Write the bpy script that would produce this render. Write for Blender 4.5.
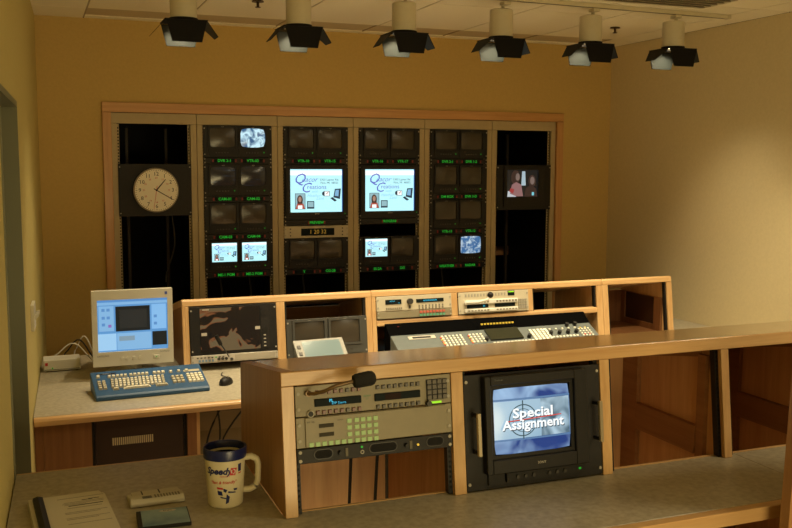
import bpy, bmesh, math, random
from mathutils import Vector, Matrix
random.seed(7)
for o in list(bpy.data.objects): bpy.data.objects.remove(o, do_unlink=True)
SC = bpy.context.scene
COL = SC.collection
E = 1.88                      # eye height above the lower floor

# ------------------------------------------------------------------ camera
FPX, YAW, PIT, ROL = 930.0, 0.372, 0.107, 0.003
cd = bpy.data.cameras.new('camera'); cam = bpy.data.objects.new('camera', cd); COL.objects.link(cam)
cd.sensor_width = 36.0; cd.lens = FPX / 792.0 * 36.0; cd.clip_start = .02; cd.clip_end = 60
vF = Vector((math.sin(YAW)*math.cos(PIT), math.cos(YAW)*math.cos(PIT), -math.sin(PIT)))
vR = Vector((math.cos(YAW), -math.sin(YAW), 0)); vU = vR.cross(vF)
c_, s_ = math.cos(ROL), math.sin(ROL)
vR, vU = c_*vR + s_*vU, -s_*vR + c_*vU
cam.matrix_world = Matrix(((vR.x, vU.x, -vF.x, 0), (vR.y, vU.y, -vF.y, 0), (vR.z, vU.z, -vF.z, E), (0, 0, 0, 1)))
SC.camera = cam

# ------------------------------------------------------------------ world, exposure, added fill lights
wd = bpy.data.worlds.new('world'); SC.world = wd; wd.use_nodes = True
wd.node_tree.nodes['Background'].inputs[0].default_value = (.9, .7, .45, 1)
wd.node_tree.nodes['Background'].inputs[1].default_value = .004
SC.view_settings.view_transform = 'Standard'; SC.view_settings.look = 'None'
SC.view_settings.exposure = 0.0; SC.view_settings.gamma = 1.0; SC.view_settings.use_curve_mapping = False
WARM = (1.0, .82, .52)
def area(name, loc, size, power, col=WARM, rot=(0, 0, 0)):
    l = bpy.data.lights.new(name, 'AREA'); l.shape = 'RECTANGLE'; l.size, l.size_y = size; l.energy = power; l.color = col
    o = bpy.data.objects.new(name, l); COL.objects.link(o); o.location = loc; o.rotation_euler = rot
    return o
def spot(name, loc, target, power, ang=100, blend=.6, rad=.03, col=WARM):
    l = bpy.data.lights.new(name, 'SPOT'); l.energy = power; l.color = col
    l.spot_size = math.radians(ang); l.spot_blend = blend; l.shadow_soft_size = rad
    o = bpy.data.objects.new(name, l); COL.objects.link(o); o.location = loc
    o.rotation_euler = (Vector(target) - Vector(loc)).to_track_quat('-Z', 'Y').to_euler()
    return o
# added fill lamps, unseen: one at the ceiling, one low behind the camera
area('ceiling_fill', (3.5, 1.0, 2.79), (1.0, .4), 40)
area('behind_camera_fill', (1.45, -1.55, .82), (1.8, 1.25), 64, (1.0, .80, .40), (math.radians(90), 0, 0))  # added low fill behind the camera; no doorway is built there
# added unseen spots, nearer than the track, brightening forward console and ceiling
for x_ in (1.2, 2.05, 2.9, 3.75):
    spot('row_fill_spot', (x_, 3.85, 2.66), (x_, 4.55, 0), 110, 82, 1.0, .04)
CAN_POWER = 70

# ------------------------------------------------------------------ materials
MATS = {}
def nd(nt, t, **k):
    n = nt.nodes.new(t)
    for a, b in k.items(): setattr(n, a, b)
    return n
def mat(name, col, rough=.6, metal=0, var=.0, scale=30, stretch=(1, 1, 1), spec=.5, emit=0, ecol=None, bump=0, coat=0, col2=None):
    if name in MATS: return MATS[name]
    m = bpy.data.materials.new(name); m.use_nodes = True; nt = m.node_tree
    b = nt.nodes['Principled BSDF']
    b.inputs['Base Color'].default_value = (*col, 1); b.inputs['Roughness'].default_value = rough
    b.inputs['Metallic'].default_value = metal; b.inputs['Specular IOR Level'].default_value = spec
    b.inputs['Coat Weight'].default_value = coat; b.inputs['Coat Roughness'].default_value = .12
    if emit:
        b.inputs['Emission Color'].default_value = (*(ecol or col), 1); b.inputs['Emission Strength'].default_value = emit
    if var or bump or col2:
        tc = nd(nt, 'ShaderNodeTexCoord'); mp = nd(nt, 'ShaderNodeMapping'); mp.inputs['Scale'].default_value = stretch
        nz = nd(nt, 'ShaderNodeTexNoise'); nz.inputs['Scale'].default_value = scale; nz.inputs['Detail'].default_value = 5
        nt.links.new(tc.outputs['Object'], mp.inputs[0]); nt.links.new(mp.outputs[0], nz.inputs[0])
        rp = nd(nt, 'ShaderNodeValToRGB'); rp.color_ramp.elements[0].position = .32; rp.color_ramp.elements[1].position = .68
        c2 = col2 or tuple(min(1, c*(1+var)) for c in col)
        c1 = col if col2 else tuple(c*(1-var) for c in col)
        rp.color_ramp.elements[0].color = (*c1, 1); rp.color_ramp.elements[1].color = (*c2, 1)
        nt.links.new(nz.outputs['Fac'], rp.inputs[0]); nt.links.new(rp.outputs[0], b.inputs['Base Color'])
        if bump:
            bp = nd(nt, 'ShaderNodeBump'); bp.inputs['Strength'].default_value = bump; bp.inputs['Distance'].default_value = .004
            nt.links.new(nz.outputs['Fac'], bp.inputs['Height']); nt.links.new(bp.outputs[0], b.inputs['Normal'])
    MATS[name] = m; return m
def wood(name, c1, c2, axis, rough=.35, coat=.25):
    if name in MATS: return MATS[name]
    m = bpy.data.materials.new(name); m.use_nodes = True; nt = m.node_tree; b = nt.nodes['Principled BSDF']
    b.inputs['Roughness'].default_value = rough; b.inputs['Coat Weight'].default_value = coat; b.inputs['Coat Roughness'].default_value = .15
    st = {'x': (1.2, 22, 22), 'y': (22, 1.2, 22), 'z': (22, 22, 1.2)}[axis]
    tc = nd(nt, 'ShaderNodeTexCoord'); mp = nd(nt, 'ShaderNodeMapping'); mp.inputs['Scale'].default_value = st
    geo = nd(nt, 'ShaderNodeObjectInfo'); ad = nd(nt, 'ShaderNodeVectorMath', operation='ADD')
    nt.links.new(tc.outputs['Object'], mp.inputs[0]); nt.links.new(mp.outputs[0], ad.inputs[0]); nt.links.new(geo.outputs['Random'], ad.inputs[1])
    n1 = nd(nt, 'ShaderNodeTexNoise'); n1.inputs['Scale'].default_value = 1.6; n1.inputs['Detail'].default_value = 6; n1.inputs['Distortion'].default_value = .6
    n2 = nd(nt, 'ShaderNodeTexNoise'); n2.inputs['Scale'].default_value = 9; n2.inputs['Detail'].default_value = 3
    nt.links.new(ad.outputs[0], n1.inputs[0]); nt.links.new(ad.outputs[0], n2.inputs[0])
    mx = nd(nt, 'ShaderNodeMath', operation='MULTIPLY_ADD'); mx.inputs[1].default_value = .3
    nt.links.new(n2.outputs['Fac'], mx.inputs[0]); nt.links.new(n1.outputs['Fac'], mx.inputs[2])
    rp = nd(nt, 'ShaderNodeValToRGB'); rp.color_ramp.elements[0].position = .42; rp.color_ramp.elements[1].position = .88
    rp.color_ramp.elements[0].color = (*c1, 1); rp.color_ramp.elements[1].color = (*c2, 1)
    nt.links.new(mx.outputs[0], rp.inputs[0]); nt.links.new(rp.outputs[0], b.inputs['Base Color'])
    MATS[name] = m; return m
MAP1, MAP2 = (.52, .30, .122), (.67, .445, .21)
wx = wood('maple_x', MAP1, MAP2, 'x'); wy = wood('maple_y', MAP1, MAP2, 'y'); wz = wood('maple_z', MAP1, MAP2, 'z')
PAN1, PAN2 = (.58, .30, .135), (.72, .42, .20)
px_ = wood('ply_x', PAN1, PAN2, 'x', .5, .1); py_ = wood('ply_y', PAN1, PAN2, 'y', .5, .1); pz = wood('ply_z', PAN1, PAN2, 'z', .5, .1)
topw = wood('counter_wood', (.42, .21, .07), (.56, .32, .12), 'x', .16, .6)
trimw = wood('trim_wood', (.50, .255, .085), (.62, .35, .135), 'x', .4, .1)
wallm = mat('wall_paint', (.57, .405, .135), .85, var=.03, scale=60, bump=.06)
walll = mat('wall_paint_side', (.52, .43, .15), .85, var=.03, scale=60, bump=.06)
ceilm = mat('ceiling_tile_white', (.88, .83, .66), .9, var=.05, scale=140, bump=.15)
barm = mat('ceiling_grid', (.40, .33, .21), .6)
slotm = mat('slot_grey', (.56, .48, .33), .6)
lam = mat('grey_laminate', (.32, .28, .20), .42, var=.0, scale=55, col2=(.43, .39, .29))
rackm = mat('rack_beige', (.45, .37, .215), .5, var=.03, scale=20)
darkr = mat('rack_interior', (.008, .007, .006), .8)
blk = mat('black_plastic', (.009, .0085, .0075), .5, spec=.35, var=.2, scale=80)
blk2 = mat('black_panel', (.013, .012, .011), .55, spec=.35, var=.15, scale=60)
char = mat('charcoal_plastic', (.035, .033, .028), .45)
grey = mat('switcher_grey', (.10, .118, .115), .45, var=.05, scale=40)
dgrey = mat('monitor_grey', (.055, .055, .048), .45)
beige = mat('equipment_beige', (.54, .49, .36), .4, var=.03, scale=40)
beige2 = mat('equipment_olive', (.25, .22, .14), .45, var=.03, scale=40)
silver = mat('silver', (.55, .52, .45), .35, .3)
chrome = mat('screw_metal', (.38, .36, .30), .6, .3)
glass = mat('tube_glass', (.050, .042, .030), .22, spec=.5)
glassk = mat('black_glass', (.004, .004, .004), .08)
cream = mat('computer_cream', (.60, .58, .48), .4)
white = mat('white_plastic', (.72, .70, .62), .4)
blue = mat('keyboard_blue', (.018, .070, .155), .45)
navy = mat('navy_lid', (.010, .018, .10), .3)
mugm = mat('mug_cream', (.72, .66, .46), .3)
paperm = mat('paper', (.62, .58, .47), .8)
newsm = mat('newsprint', (.55, .52, .43), .85)
ink = mat('ink', (.03, .03, .03), .7)
red = mat('red_print', (.55, .03, .03), .5)
cable = mat('cable_black', (.012, .012, .012), .5)
canm = mat('can_white', (.62, .56, .40), .35, var=.02)
flap = mat('barn_door_black', (.006, .0055, .005), .6, spec=.15)
flapin = mat('barn_door_inner', (.011, .0145, .0138), .5)
olive = mat('door_frame_olive', (.17, .17, .09), .55)
def glow(name, col, s=1.0): return mat(name, tuple(c*.2 for c in col), .5, emit=s, ecol=col)
gG = glow('led_green', (.02, .60, .04), .45); gR = glow('led_red', (.5, .02, .01), .05); gC = glow('display_cyan', (.03, .5, .75), .9)
gY = glow('led_amber', (.9, .55, .05), .8); gLime = glow('bar_lime', (.35, .85, .02), .9); gBtn = glow('button_lime', (.42, .52, .13), .5)
dispm = mat('display_glass', (.006, .012, .013), .5, spec=.1)

# ------------------------------------------------------------------ mesh helpers
class MB:
    def __init__(s): s.v = []; s.f = []
    def add(s, vs, fs):
        n = len(s.v); s.v += [tuple(p) for p in vs]; s.f += [tuple(i+n for i in f) for f in fs]; return s
    def box(s, x0, x1, y0, y1, z0, z1):
        return s.add([(x0,y0,z0),(x1,y0,z0),(x1,y1,z0),(x0,y1,z0),(x0,y0,z1),(x1,y0,z1),(x1,y1,z1),(x0,y1,z1)],
                     [(3,2,1,0),(4,5,6,7),(0,1,5,4),(1,2,6,5),(2,3,7,6),(3,0,4,7)])
    def prism(s, poly, a0, a1, axis='x'):
        """polygon in the other two axes (in x,y,z order), extruded along axis"""
        n = len(poly)
        def P(p, a): return {'x': (a, p[0], p[1]), 'y': (p[0], a, p[1]), 'z': (p[0], p[1], a)}[axis]
        vs = [P(p, a0) for p in poly] + [P(p, a1) for p in poly]
        fs = [tuple(range(n))[::-1], tuple(range(n, 2*n))] + [(i, (i+1) % n, n+(i+1) % n, n+i) for i in range(n)]
        return s.add(vs, fs)
    def cyl(s, c, r, h, axis='z', n=16, r2=None):
        r2 = r if r2 is None else r2; vs = []
        for k, (rr, a) in enumerate(((r, 0), (r2, h))):
            for i in range(n):
                t = 2*math.pi*i/n; u, w = rr*math.cos(t), rr*math.sin(t)
                vs.append({'z': (c[0]+u, c[1]+w, c[2]+a), 'y': (c[0]+u, c[1]+a, c[2]+w), 'x': (c[0]+a, c[1]+u, c[2]+w)}[axis])
        fs = [tuple(range(n))[::-1], tuple(range(n, 2*n))] + [(i, (i+1) % n, n+(i+1) % n, n+i) for i in range(n)]
        return s.add(vs, fs)
    def lathe(s, prof, c=(0, 0, 0), n=28):
        vs = []; m = len(prof)
        for i in range(n):
            t = 2*math.pi*i/n
            for r, z in prof: vs.append((c[0]+r*math.cos(t), c[1]+r*math.sin(t), c[2]+z))
        fs = [(i*m+j, ((i+1) % n)*m+j, ((i+1) % n)*m+j+1, i*m+j+1) for i in range(n) for j in range(m-1)]
        return s.add(vs, fs)
    def tube(s, pts, r, n=8, r2=None):
        P = [Vector(p) for p in pts]; vs = []
        for i, p in enumerate(P):
            d = (P[min(i+1, len(P)-1)] - P[max(i-1, 0)]).normalized()
            a = Vector((0, 0, 1)) if abs(d.z) < .9 else Vector((1, 0, 0))
            u = d.cross(a).normalized(); w = d.cross(u)
            rr = r if r2 is None else r + (r2-r)*i/(len(P)-1)
            for k in range(n):
                t = 2*math.pi*k/n; vs.append(p + u*rr*math.cos(t) + w*rr*math.sin(t))
        m = len(P)
        fs = [(i*n+k, i*n+(k+1) % n, (i+1)*n+(k+1) % n, (i+1)*n+k) for i in range(m-1) for k in range(n)]
        fs += [tuple(range(n))[::-1], tuple(range((m-1)*n, m*n))]
        return s.add(vs, fs)
    def bulge(s, x0, x1, z0, z1, y, d, n=8, corner=.0):
        """convex tube face towards -y with rounded outline"""
        vs = []; cx, cz = (x0+x1)/2, (z0+z1)/2
        for j in range(n+1):
            for i in range(n+1):
                a, b = 2*i/n-1, 2*j/n-1
                k = 1 - corner*(a*a*b*b)
                X = cx + a*(x1-x0)/2*(1-corner*b*b*.5)*k; Zz = cz + b*(z1-z0)/2*(1-corner*a*a*.5)*k
                vs.append((X, y - d*(1-a*a)*(1-b*b), Zz))
        fs = [(j*(n+1)+i, j*(n+1)+i+1, (j+1)*(n+1)+i+1, (j+1)*(n+1)+i) for j in range(n) for i in range(n)]
        return s.add(vs, fs)
    def mesh(s, name, m, smooth=False):
        me = bpy.data.meshes.new(name); me.from_pydata(s.v, [], s.f); me.update()
        bm = bmesh.new(); bm.from_mesh(me); bmesh.ops.recalc_face_normals(bm, faces=bm.faces); bm.to_mesh(me); bm.free()
        if m: me.materials.append(m)
        if smooth:
            for p in me.polygons: p.use_smooth = True
        return me
    def build(s, name, m, parent=None, smooth=False, bevel=0, seg=2, kind=None, loc=None, rot=None):
        o = bpy.data.objects.new(name, s.mesh(name, m, smooth)); COL.objects.link(o)
        if parent: o.parent = parent
        if bevel:
            md = o.modifiers.new('bevel', 'BEVEL'); md.width = bevel; md.segments = seg; md.limit_method = 'ANGLE'; md.angle_limit = .6
        if kind: o['kind'] = kind
        if loc: o.location = loc
        if rot: o.rotation_euler = rot
        if smooth: 
            md = o.modifiers.new('edge', 'EDGE_SPLIT'); md.split_angle = .7
        return o
def inst(name, me, parent, loc, rot=None, scl=None):
    o = bpy.data.objects.new(name, me); COL.objects.link(o); o.parent = parent; o.location = loc
    if rot: o.rotation_euler = rot
    if scl: o.scale = scl
    return o
def tag(o, label, cat, group=None):
    o['label'] = label; o['category'] = cat
    if group: o['group'] = group
    return o
def thing(name, label, cat, loc=(0, 0, 0), rz=0, group=None):
    o = bpy.data.objects.new(name, None); COL.objects.link(o); o.location = loc; o.rotation_euler = (0, 0, rz)
    o.empty_display_size = .05
    return tag(o, label, cat, group)
def struct(o): o['kind'] = 'structure'; return o
def B(x0, x1, y0, y1, z0, z1): return MB().box(x0, x1, y0, y1, z0, z1)
TXT = {}
def text(parent, s, size, loc, m, align='CENTER', name='lettering', shear=0, bold=0, rot=None, ext=.0004, sx=1):
    """flat lettering facing -y, centred on loc; rotates with rot (euler)"""
    key = (s, size, align, shear, bold, m.name, sx)
    if key not in TXT:
        cu = bpy.data.curves.new('lettering', 'FONT'); cu.body = s; cu.size = size; cu.align_x = align; cu.align_y = 'CENTER'
        cu.shear = shear; cu.offset = bold; cu.resolution_u = 2; cu.extrude = 0
        t = bpy.data.objects.new('lettering', cu); me = bpy.data.meshes.new_from_object(t)
        bpy.data.objects.remove(t); bpy.data.curves.remove(cu)
        for v in me.vertices: v.co = (v.co.x*sx, -v.co.z, v.co.y)
        me.materials.clear(); me.materials.append(m); me.name = 'lettering'; TXT[key] = me
    return inst(name, TXT[key], parent, loc, rot)
U_ = .04445; RW = .4826

# ================================================================== the room
ZC = E + .942; YB = 6.512; XR = 4.41
def xl(y): return -.21 + .04*y             # the left wall is very slightly splayed
struct(B(-1.8, XR+.2, -1.7, 7.9, -.1, 0).build('floor', mat('carpet', (.46, .39, .28), .95, var=.1, scale=300)))
struct(B(-.4, XR, -1.6, 3.12, 0, .145).build('floor_riser', mat('carpet_riser', (.07, .058, .045), .95, var=.3, scale=300)))
# back wall round the monitor opening
wb = MB(); ox0, ox1, oz1 = .49, 3.925, E+.37
wb.box(-.2, ox0, YB, YB+.12, 0, ZC); wb.box(ox1, XR+.15, YB, YB+.12, 0, ZC); wb.box(ox0, ox1, YB, YB+.12, oz1, ZC)
struct(wb.build('wall_back', wallm))
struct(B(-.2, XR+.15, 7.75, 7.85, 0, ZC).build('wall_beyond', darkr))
struct(B(XR, XR+.12, -1.6, YB, 0, ZC).build('wall_right', mat('wall_paint_right', (.65, .555, .33), .85, var=.03, scale=60, bump=.06)))
struct(B(-.6, XR+.12, -1.72, -1.6, 0, ZC).build('wall_front', wallm))
wl = MB(); T = .14
for y0, y1, z0, z1 in ((-1.6, 3.09, 0, ZC), (4.03, YB, 0, ZC), (3.09, 4.03, E+.245, ZC)):
    wl.prism([(xl(y0), y0), (xl(y1), y1), (xl(y1)-T, y1), (xl(y0)-T, y0)], z0, z1, 'z')
struct(wl.build('wall_left', walll))
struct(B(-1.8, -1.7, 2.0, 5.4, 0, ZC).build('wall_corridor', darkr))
# door frame: lining of the doorway in the left wall
dr = struct(bpy.data.objects.new('door_1', None)); COL.objects.link(dr)
for nm, (y0, y1, z0, z1) in (('jamb', (4.005, 4.029, .0, E+.243)), ('jamb', (3.091, 3.115, .0, E+.243)), ('head', (3.115, 4.005, E+.22, E+.243))):
    MB().prism([(xl(y0)+.004, y0), (xl(y1)+.004, y1), (xl(y1)-T-.004, y1), (xl(y0)-T-.004, y0)], z0, z1, 'z').build(nm, olive, dr)
# ceiling: backing, grid bars, tiles
ce = struct(B(-.6, XR, -1.6, YB, ZC+.02, ZC+.06).build('ceiling', barm))
gx = [-.5] + [.35+.632*k for k in range(7)] + [XR]
gy = [-1.6, -.9, -.28, .34, .96, 1.58, 2.2, 2.82, 3.42, 4.02, 4.60, 5.15, 6.10]
VENT = (2.25, 3.9, 4.2, 4.6)
bars = MB()
for i in range(len(gx)-1):
    for j in range(len(gy)-1):
        x0, x1, y0, y1 = gx[i]+.006, gx[i+1]-.006, gy[j]+.006, gy[j+1]-.006
        if 2.2 < (x0+x1)/2 < 3.6 and 4.02 < (y0+y1)/2 < 4.6: continue
        B(x0, x1, y0, y1, ZC, ZC+.019).build('ceiling_tile', ceilm, ce)
    if i in (0, len(gx)-2): B(gx[i]+.006, gx[i+1]-.006, 6.106, YB, ZC, ZC+.019).build('ceiling_tile', ceilm, ce)
    else:
        B(gx[i]+.004, gx[i+1]-.004, 6.425, YB, ZC, ZC+.019).build('ceiling_tile', ceilm, ce)
        B(gx[i]+.004, gx[i+1]-.004, 6.106, 6.415, ZC+.008, ZC+.019).build('slot_panel', slotm, ce)
for x in gx[1:-1]: B(x-.005, x+.005, -1.6, YB, ZC+.003, ZC+.02).build('grid_bar', barm, ce)
for y in gy[1:]: B(-.5, XR, y-.005, y+.005, ZC+.003, ZC+.02).build('grid_bar', barm, ce)
# air vent in the ceiling
vt = thing('ceiling_vent', 'long white slatted air vent in the tiled ceiling above the track', 'vent', (2.51, 4.085, ZC-.021))
B(0, 1.26, 0, .56, .012, .018).build('backing', mat('vent_dark', (.03, .028, .022), .7), vt)
for a in ((0, 1.26, 0, .025), (0, 1.26, .535, .56), (0, .025, .025, .535), (1.235, 1.26, .025, .535)): B(a[0], a[1], a[2], a[3], 0, .02).build('frame', ceilm, vt)
for k in range(9):
    MB().prism([(.05+k*.056, .002), (.062+k*.056, .002), (.078+k*.056, .016), (.066+k*.056, .016)], .025, 1.235, 'x').build('slat', mat('vent_slat', (.45, .38, .25), .5), vt)
# sprinklers
for (x, y), lb in (((3.78, 5.55), 'ceiling sprinkler head between the two end spotlights by the bare right wall'), ((1.26, 5.45), 'ceiling sprinkler head close behind the second white spotlight')):
    s = thing('sprinkler', lb, 'sprinkler', (x, y, ZC-.042))
    bz = mat('sprinkler_bronze', (.08, .05, .03), .4, .6)
    MB().cyl((0, 0, .034), .036, .008, n=20, r2=.032).build('escutcheon', bz, s, smooth=True)
    MB().cyl((0, 0, .006), .008, .03, n=10).build('stem', bz, s)
    MB().cyl((0, 0, .002), .016, .004, n=14).build('deflector', bz, s)
# wood trim round the monitor wall
def trim(n, m, *a): 
    o = B(*a).build('trim_%d' % n, m, bevel=.004); return struct(o)
trim(1, trimw, .445, 3.965, YB-.022, YB+.01, E+.338, E+.404)
trim(2, wood('trim_wood_z', (.50, .255, .085), (.62, .35, .135), 'z', .4, .1), .445, .503, YB-.022, YB+.01, 0, E+.337)
trim(3, MATS['trim_wood_z'], 3.907, 3.965, YB-.022, YB+.01, 0, E+.337)
struct(MB().prism([(xl(4.1), 4.1), (xl(6.5)+.0, 6.5), (xl(6.5)+.012, 6.5), (xl(4.1)+.012, 4.1)], 0, .1, 'z').build('baseboard_left', trimw))
# light switch plate with keys on the left wall
sw = thing('light_switch', 'beige light switch plate with toggles on the wall beside the doorway', 'switch', (xl(4.62), 4.62, E-.71), -.04)
B(0, .016, -.085, .085, -.06, .06).build('plate', cream, sw, bevel=.002)
for k in range(3): MB().prism([(.016, -.014), (.034, .006), (.034, .018), (.016, .014)], -.062+k*.05, -.05+k*.05, 'y').build('toggle', cream, sw)

# ------------------------------------------------------------------ track and spotlights
YT = 4.85
tr = thing('track_rail', 'pale metal lighting track carrying six spotlights below the ceiling', 'track', (4.12, YT-.015, ZC-.024), math.radians(2.2))
B(-4.0, 0, -.018, .018, .0, .0235).build('rail', canm, tr, bevel=.003)
B(.001, .02, -.02, .02, -.002, .0235).build('end_cap', canm, tr)
B(-3.98, -.02, -.006, .006, -.0012, -.0002).build('slot', mat('track_slot', (.1, .085, .05), .5), tr)
def spot_head(x, lb):
    r = thing('track_spotlight', lb, 'spotlight', (x, YT, E+.744), 0, 'spotlights on the ceiling track')
    B(-.022, .022, -.04-.034*(4.12-x)/1.5, .017-.034*(4.12-x)/1.5, .153, .1715).build('adapter', canm, r, bevel=.003)
    MB().cyl((0, -.02, .13), .010, .026, n=10).build('stem', canm, r, smooth=True)
    MB().lathe([(.0001, .135), (.060, .135), (.067, .130), (.067, -.022), (.063, -.022), (.063, .10), (.0001, .10)], n=32).build('can', canm, r, smooth=True)
    MB().lathe([(.071, -.018), (.071, -.034), (.0675, -.034), (.0675, -.018), (.071, -.018)], n=32).build('ring', flap, r, smooth=True)
    fr = MB()
    for a in ((-.105, .105, -.1, -.07), (-.105, .105, .07, .1), (-.105, -.07, -.07, .07), (.07, .105, -.07, .07)): fr.box(a[0], a[1], a[2], a[3], -.037, -.034)
    fr.build('barn_door_frame', flap, r)
    for name, ax, tilt in (('front', -1, 4), ('rear', 1, 4), ('left', -1, 42), ('right', 1, 42)):
        L = .108; a = math.radians(tilt); w0, w1 = .1, .073
        side = name in ('left', 'right')
        if side: L = .095; w0, w1 = .098, .05
        def P(u, t, off):
            d = .1 + t*math.sin(a) + off*math.cos(a); z = -.038 - t*math.cos(a) + off*math.sin(a)
            return (ax*d, u, z) if side else (u, ax*d, z)
        o = MB().add([P(-w0, 0, 0), P(w0, 0, 0), P(w1, L, 0), P(-w1, L, 0), P(-w0, 0, .002), P(w0, 0, .002), P(w1, L, .002), P(-w1, L, .002)],
                     [(0, 1, 2, 3), (4, 5, 6, 7), (0, 1, 5, 4), (1, 2, 6, 5), (2, 3, 7, 6), (3, 0, 4, 7)]).build('barn_door', flap, r)
        i = MB().add([P(-w0*.97, .004, -.0012), P(w0*.97, .004, -.0012), P(w1*.97, L*.98, -.0012), P(-w1*.97, L*.98, -.0012)], [(0, 1, 2, 3)]).build('lining', flapin, o)
    MB().cyl((0, 0, .05), .055, .006, n=24).build('lamp', mat('lamp_glow', (.9, .8, .6), .4, emit=3, ecol=WARM), r)
    spot('can_light', (x, YT, E+.744+.046), (x, YT, 0), CAN_POWER, 124, 1.0, .04)
    return r
for k, lb in enumerate(('white can spotlight on the track above the round clock, end one by the left wall',
        'white can spotlight with barn doors, second on the track from the left wall',
        'white can spotlight with barn doors, third on the track from the left wall',
        'white can spotlight with barn doors, third on the track from the right wall',
        'white can spotlight with barn doors, second on the track from the right wall',
        'white can spotlight at the track end nearest the bare right wall')):
    spot_head(.74+.598*k, lb)

# ================================================================== monitor wall
ZT = E + .264                      # top of the rack openings
def sub(b, *a): return b.box(*a)
def screws(root, h, W=RW, y=-.005, m=None, r=.005):
    b = MB()
    zs = (.022, h-.022) if h > .06 else (.01, h-.01)
    for x in (.009, W-.009):
        for z in zs: b.cyl((x, y-.003, z), r, .004, 'y', 10)
    return b.build('mounting_screws', m or chrome, root, kind='stuff')
def unit(name, label, cat, x, y, ztop, nU, m, depth=.28, group=None, lean=0):
    h = nU*U_
    r = thing(name, label, cat, (x, y(ztop-h) if lean else y, ztop-h), 0, group)
    r.rotation_euler = (-math.atan(lean), 0, 0)
    B(0, RW, -.005, 0, .0012, h-.0012).build('front_panel', m, r, bevel=.0012, seg=1)
    B(.022, RW-.022, 0, depth, .005, h-.006-(.010+.09*depth if lean else 0)).build('chassis', m, r)
    screws(r, h)
    return r, h
RACKS = ['beige steel equipment rack framing the round clock', 'beige steel equipment rack holding the CAM-01 to CAM-04 monitors',
    'beige steel equipment rack holding the PREVIEW monitor', 'beige steel equipment rack holding the PROGRAM monitor',
    'beige steel equipment rack holding the WEATHER and RADAR monitors', 'beige steel equipment rack, mostly empty, holding the small television']
RX = [.54+.568*i for i in range(6)]
holes_me = None
for i, x in enumerate(RX):
    r = thing('equipment_rack', RACKS[i], 'rack', (x, YB, 0), 0, 'racks of the monitor wall')
    s = .0414
    B(-s, -.001, 0, .02, 0, ZT).build('stile', rackm, r, bevel=.002, seg=1); B(RW+.001, RW+s, 0, .02, 0, ZT).build('stile', rackm, r, bevel=.002, seg=1)
    B(-s, RW+s, 0, .02, ZT+.001, ZT+.072).build('top_panel', rackm, r, bevel=.002, seg=1)
    for a in (-s, RW+s-.003): B(a, a+.003, .02, .75, 0, ZT+.07).build('side_panel', darkr if i not in (0, 5) else blk, r)
    if i not in (0, 5): B(-s, RW+s, .75, .753, 0, ZT+.07).build('rear_panel', darkr, r)
    for a in (.0005, RW-.0145):
        B(a, a+.014, .026, .03, 0, ZT-.002).build('rack_rail', rackm, r)
        hb = MB()
        for k in range(72): hb.box(a+.003, a+.011, .0252, .0258, .62+k*.021, .62+k*.021+.010)
        hb.build('rail_holes', darkr, r, kind='stuff')
    B(.0, RW, .03, .7, .02, .05).build('base_tray', darkr, r)
    if i in (0, 5):
        for a in (.10, .38): B(a, a+.02, .55, .58, .05, ZT-.01).build('rear_post', mat('rear_post', (.06, .045, .025), .6), r)

# --- pictures for the screens
def screenmat(name, c1, c2, scale, emit, thr=(.35, .65), dist=0, stretch=(1, 1, 1)):
    if name in MATS: return MATS[name]
    m = bpy.data.materials.new(name); m.use_nodes = True; nt = m.node_tree; b = nt.nodes['Principled BSDF']
    b.inputs['Base Color'].default_value = (.01, .01, .01, 1); b.inputs['Roughness'].default_value = .15
    tc = nd(nt, 'ShaderNodeTexCoord'); mp = nd(nt, 'ShaderNodeMapping'); mp.inputs['Scale'].default_value = stretch
    nz = nd(nt, 'ShaderNodeTexNoise'); nz.inputs['Scale'].default_value = scale; nz.inputs['Detail'].default_value = 2.5; nz.inputs['Distortion'].default_value = dist
    rp = nd(nt, 'ShaderNodeValToRGB'); rp.color_ramp.elements[0].position, rp.color_ramp.elements[1].position = thr
    rp.color_ramp.elements[0].color = (*c1, 1); rp.color_ramp.elements[1].color = (*c2, 1)
    nt.links.new(tc.outputs['Object'], mp.inputs[0]); nt.links.new(mp.outputs[0], nz.inputs[0]); nt.links.new(nz.outputs['Fac'], rp.inputs[0])
    nt.links.new(rp.outputs[0], b.inputs['Emission Color']); b.inputs['Emission Strength'].default_value = emit
    MATS[name] = m; return m
cyanw = glow('slide_cyan', (.50, .93, 1.0), 1.05)
sl_white = glow('slide_white', (.93, 1, 1), 1.1); sl_blue = glow('slide_blue', (.16, .2, .72), .8); sl_pale = glow('slide_pale_blue', (.3, .62, .9), .9)
sl_ink = glow('slide_ink', (.03, .06, .10), .6); sl_red = glow('slide_red', (.6, .12, .08), .7); sl_skin = glow('slide_skin', (.55, .33, .25), .7)
sl_hair = glow('slide_hair', (.12, .07, .05), .5); sl_grey = glow('slide_grey', (.35, .6, .68), .8); sl_pc = glow('slide_pc', (.25, .55, .85), .8)
def disc(b, cx, cz, rx, rz, y, n=20):
    vs = [(cx+rx*math.cos(2*math.pi*k/n), y, cz+rz*math.sin(2*math.pi*k/n)) for k in range(n)]
    return b.add(vs, [tuple(range(n))])
def rect(b, x0, x1, z0, z1, y): return b.add([(x0, y, z0), (x1, y, z0), (x1, y, z1), (x0, y, z1)], [(0, 1, 2, 3)])
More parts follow.
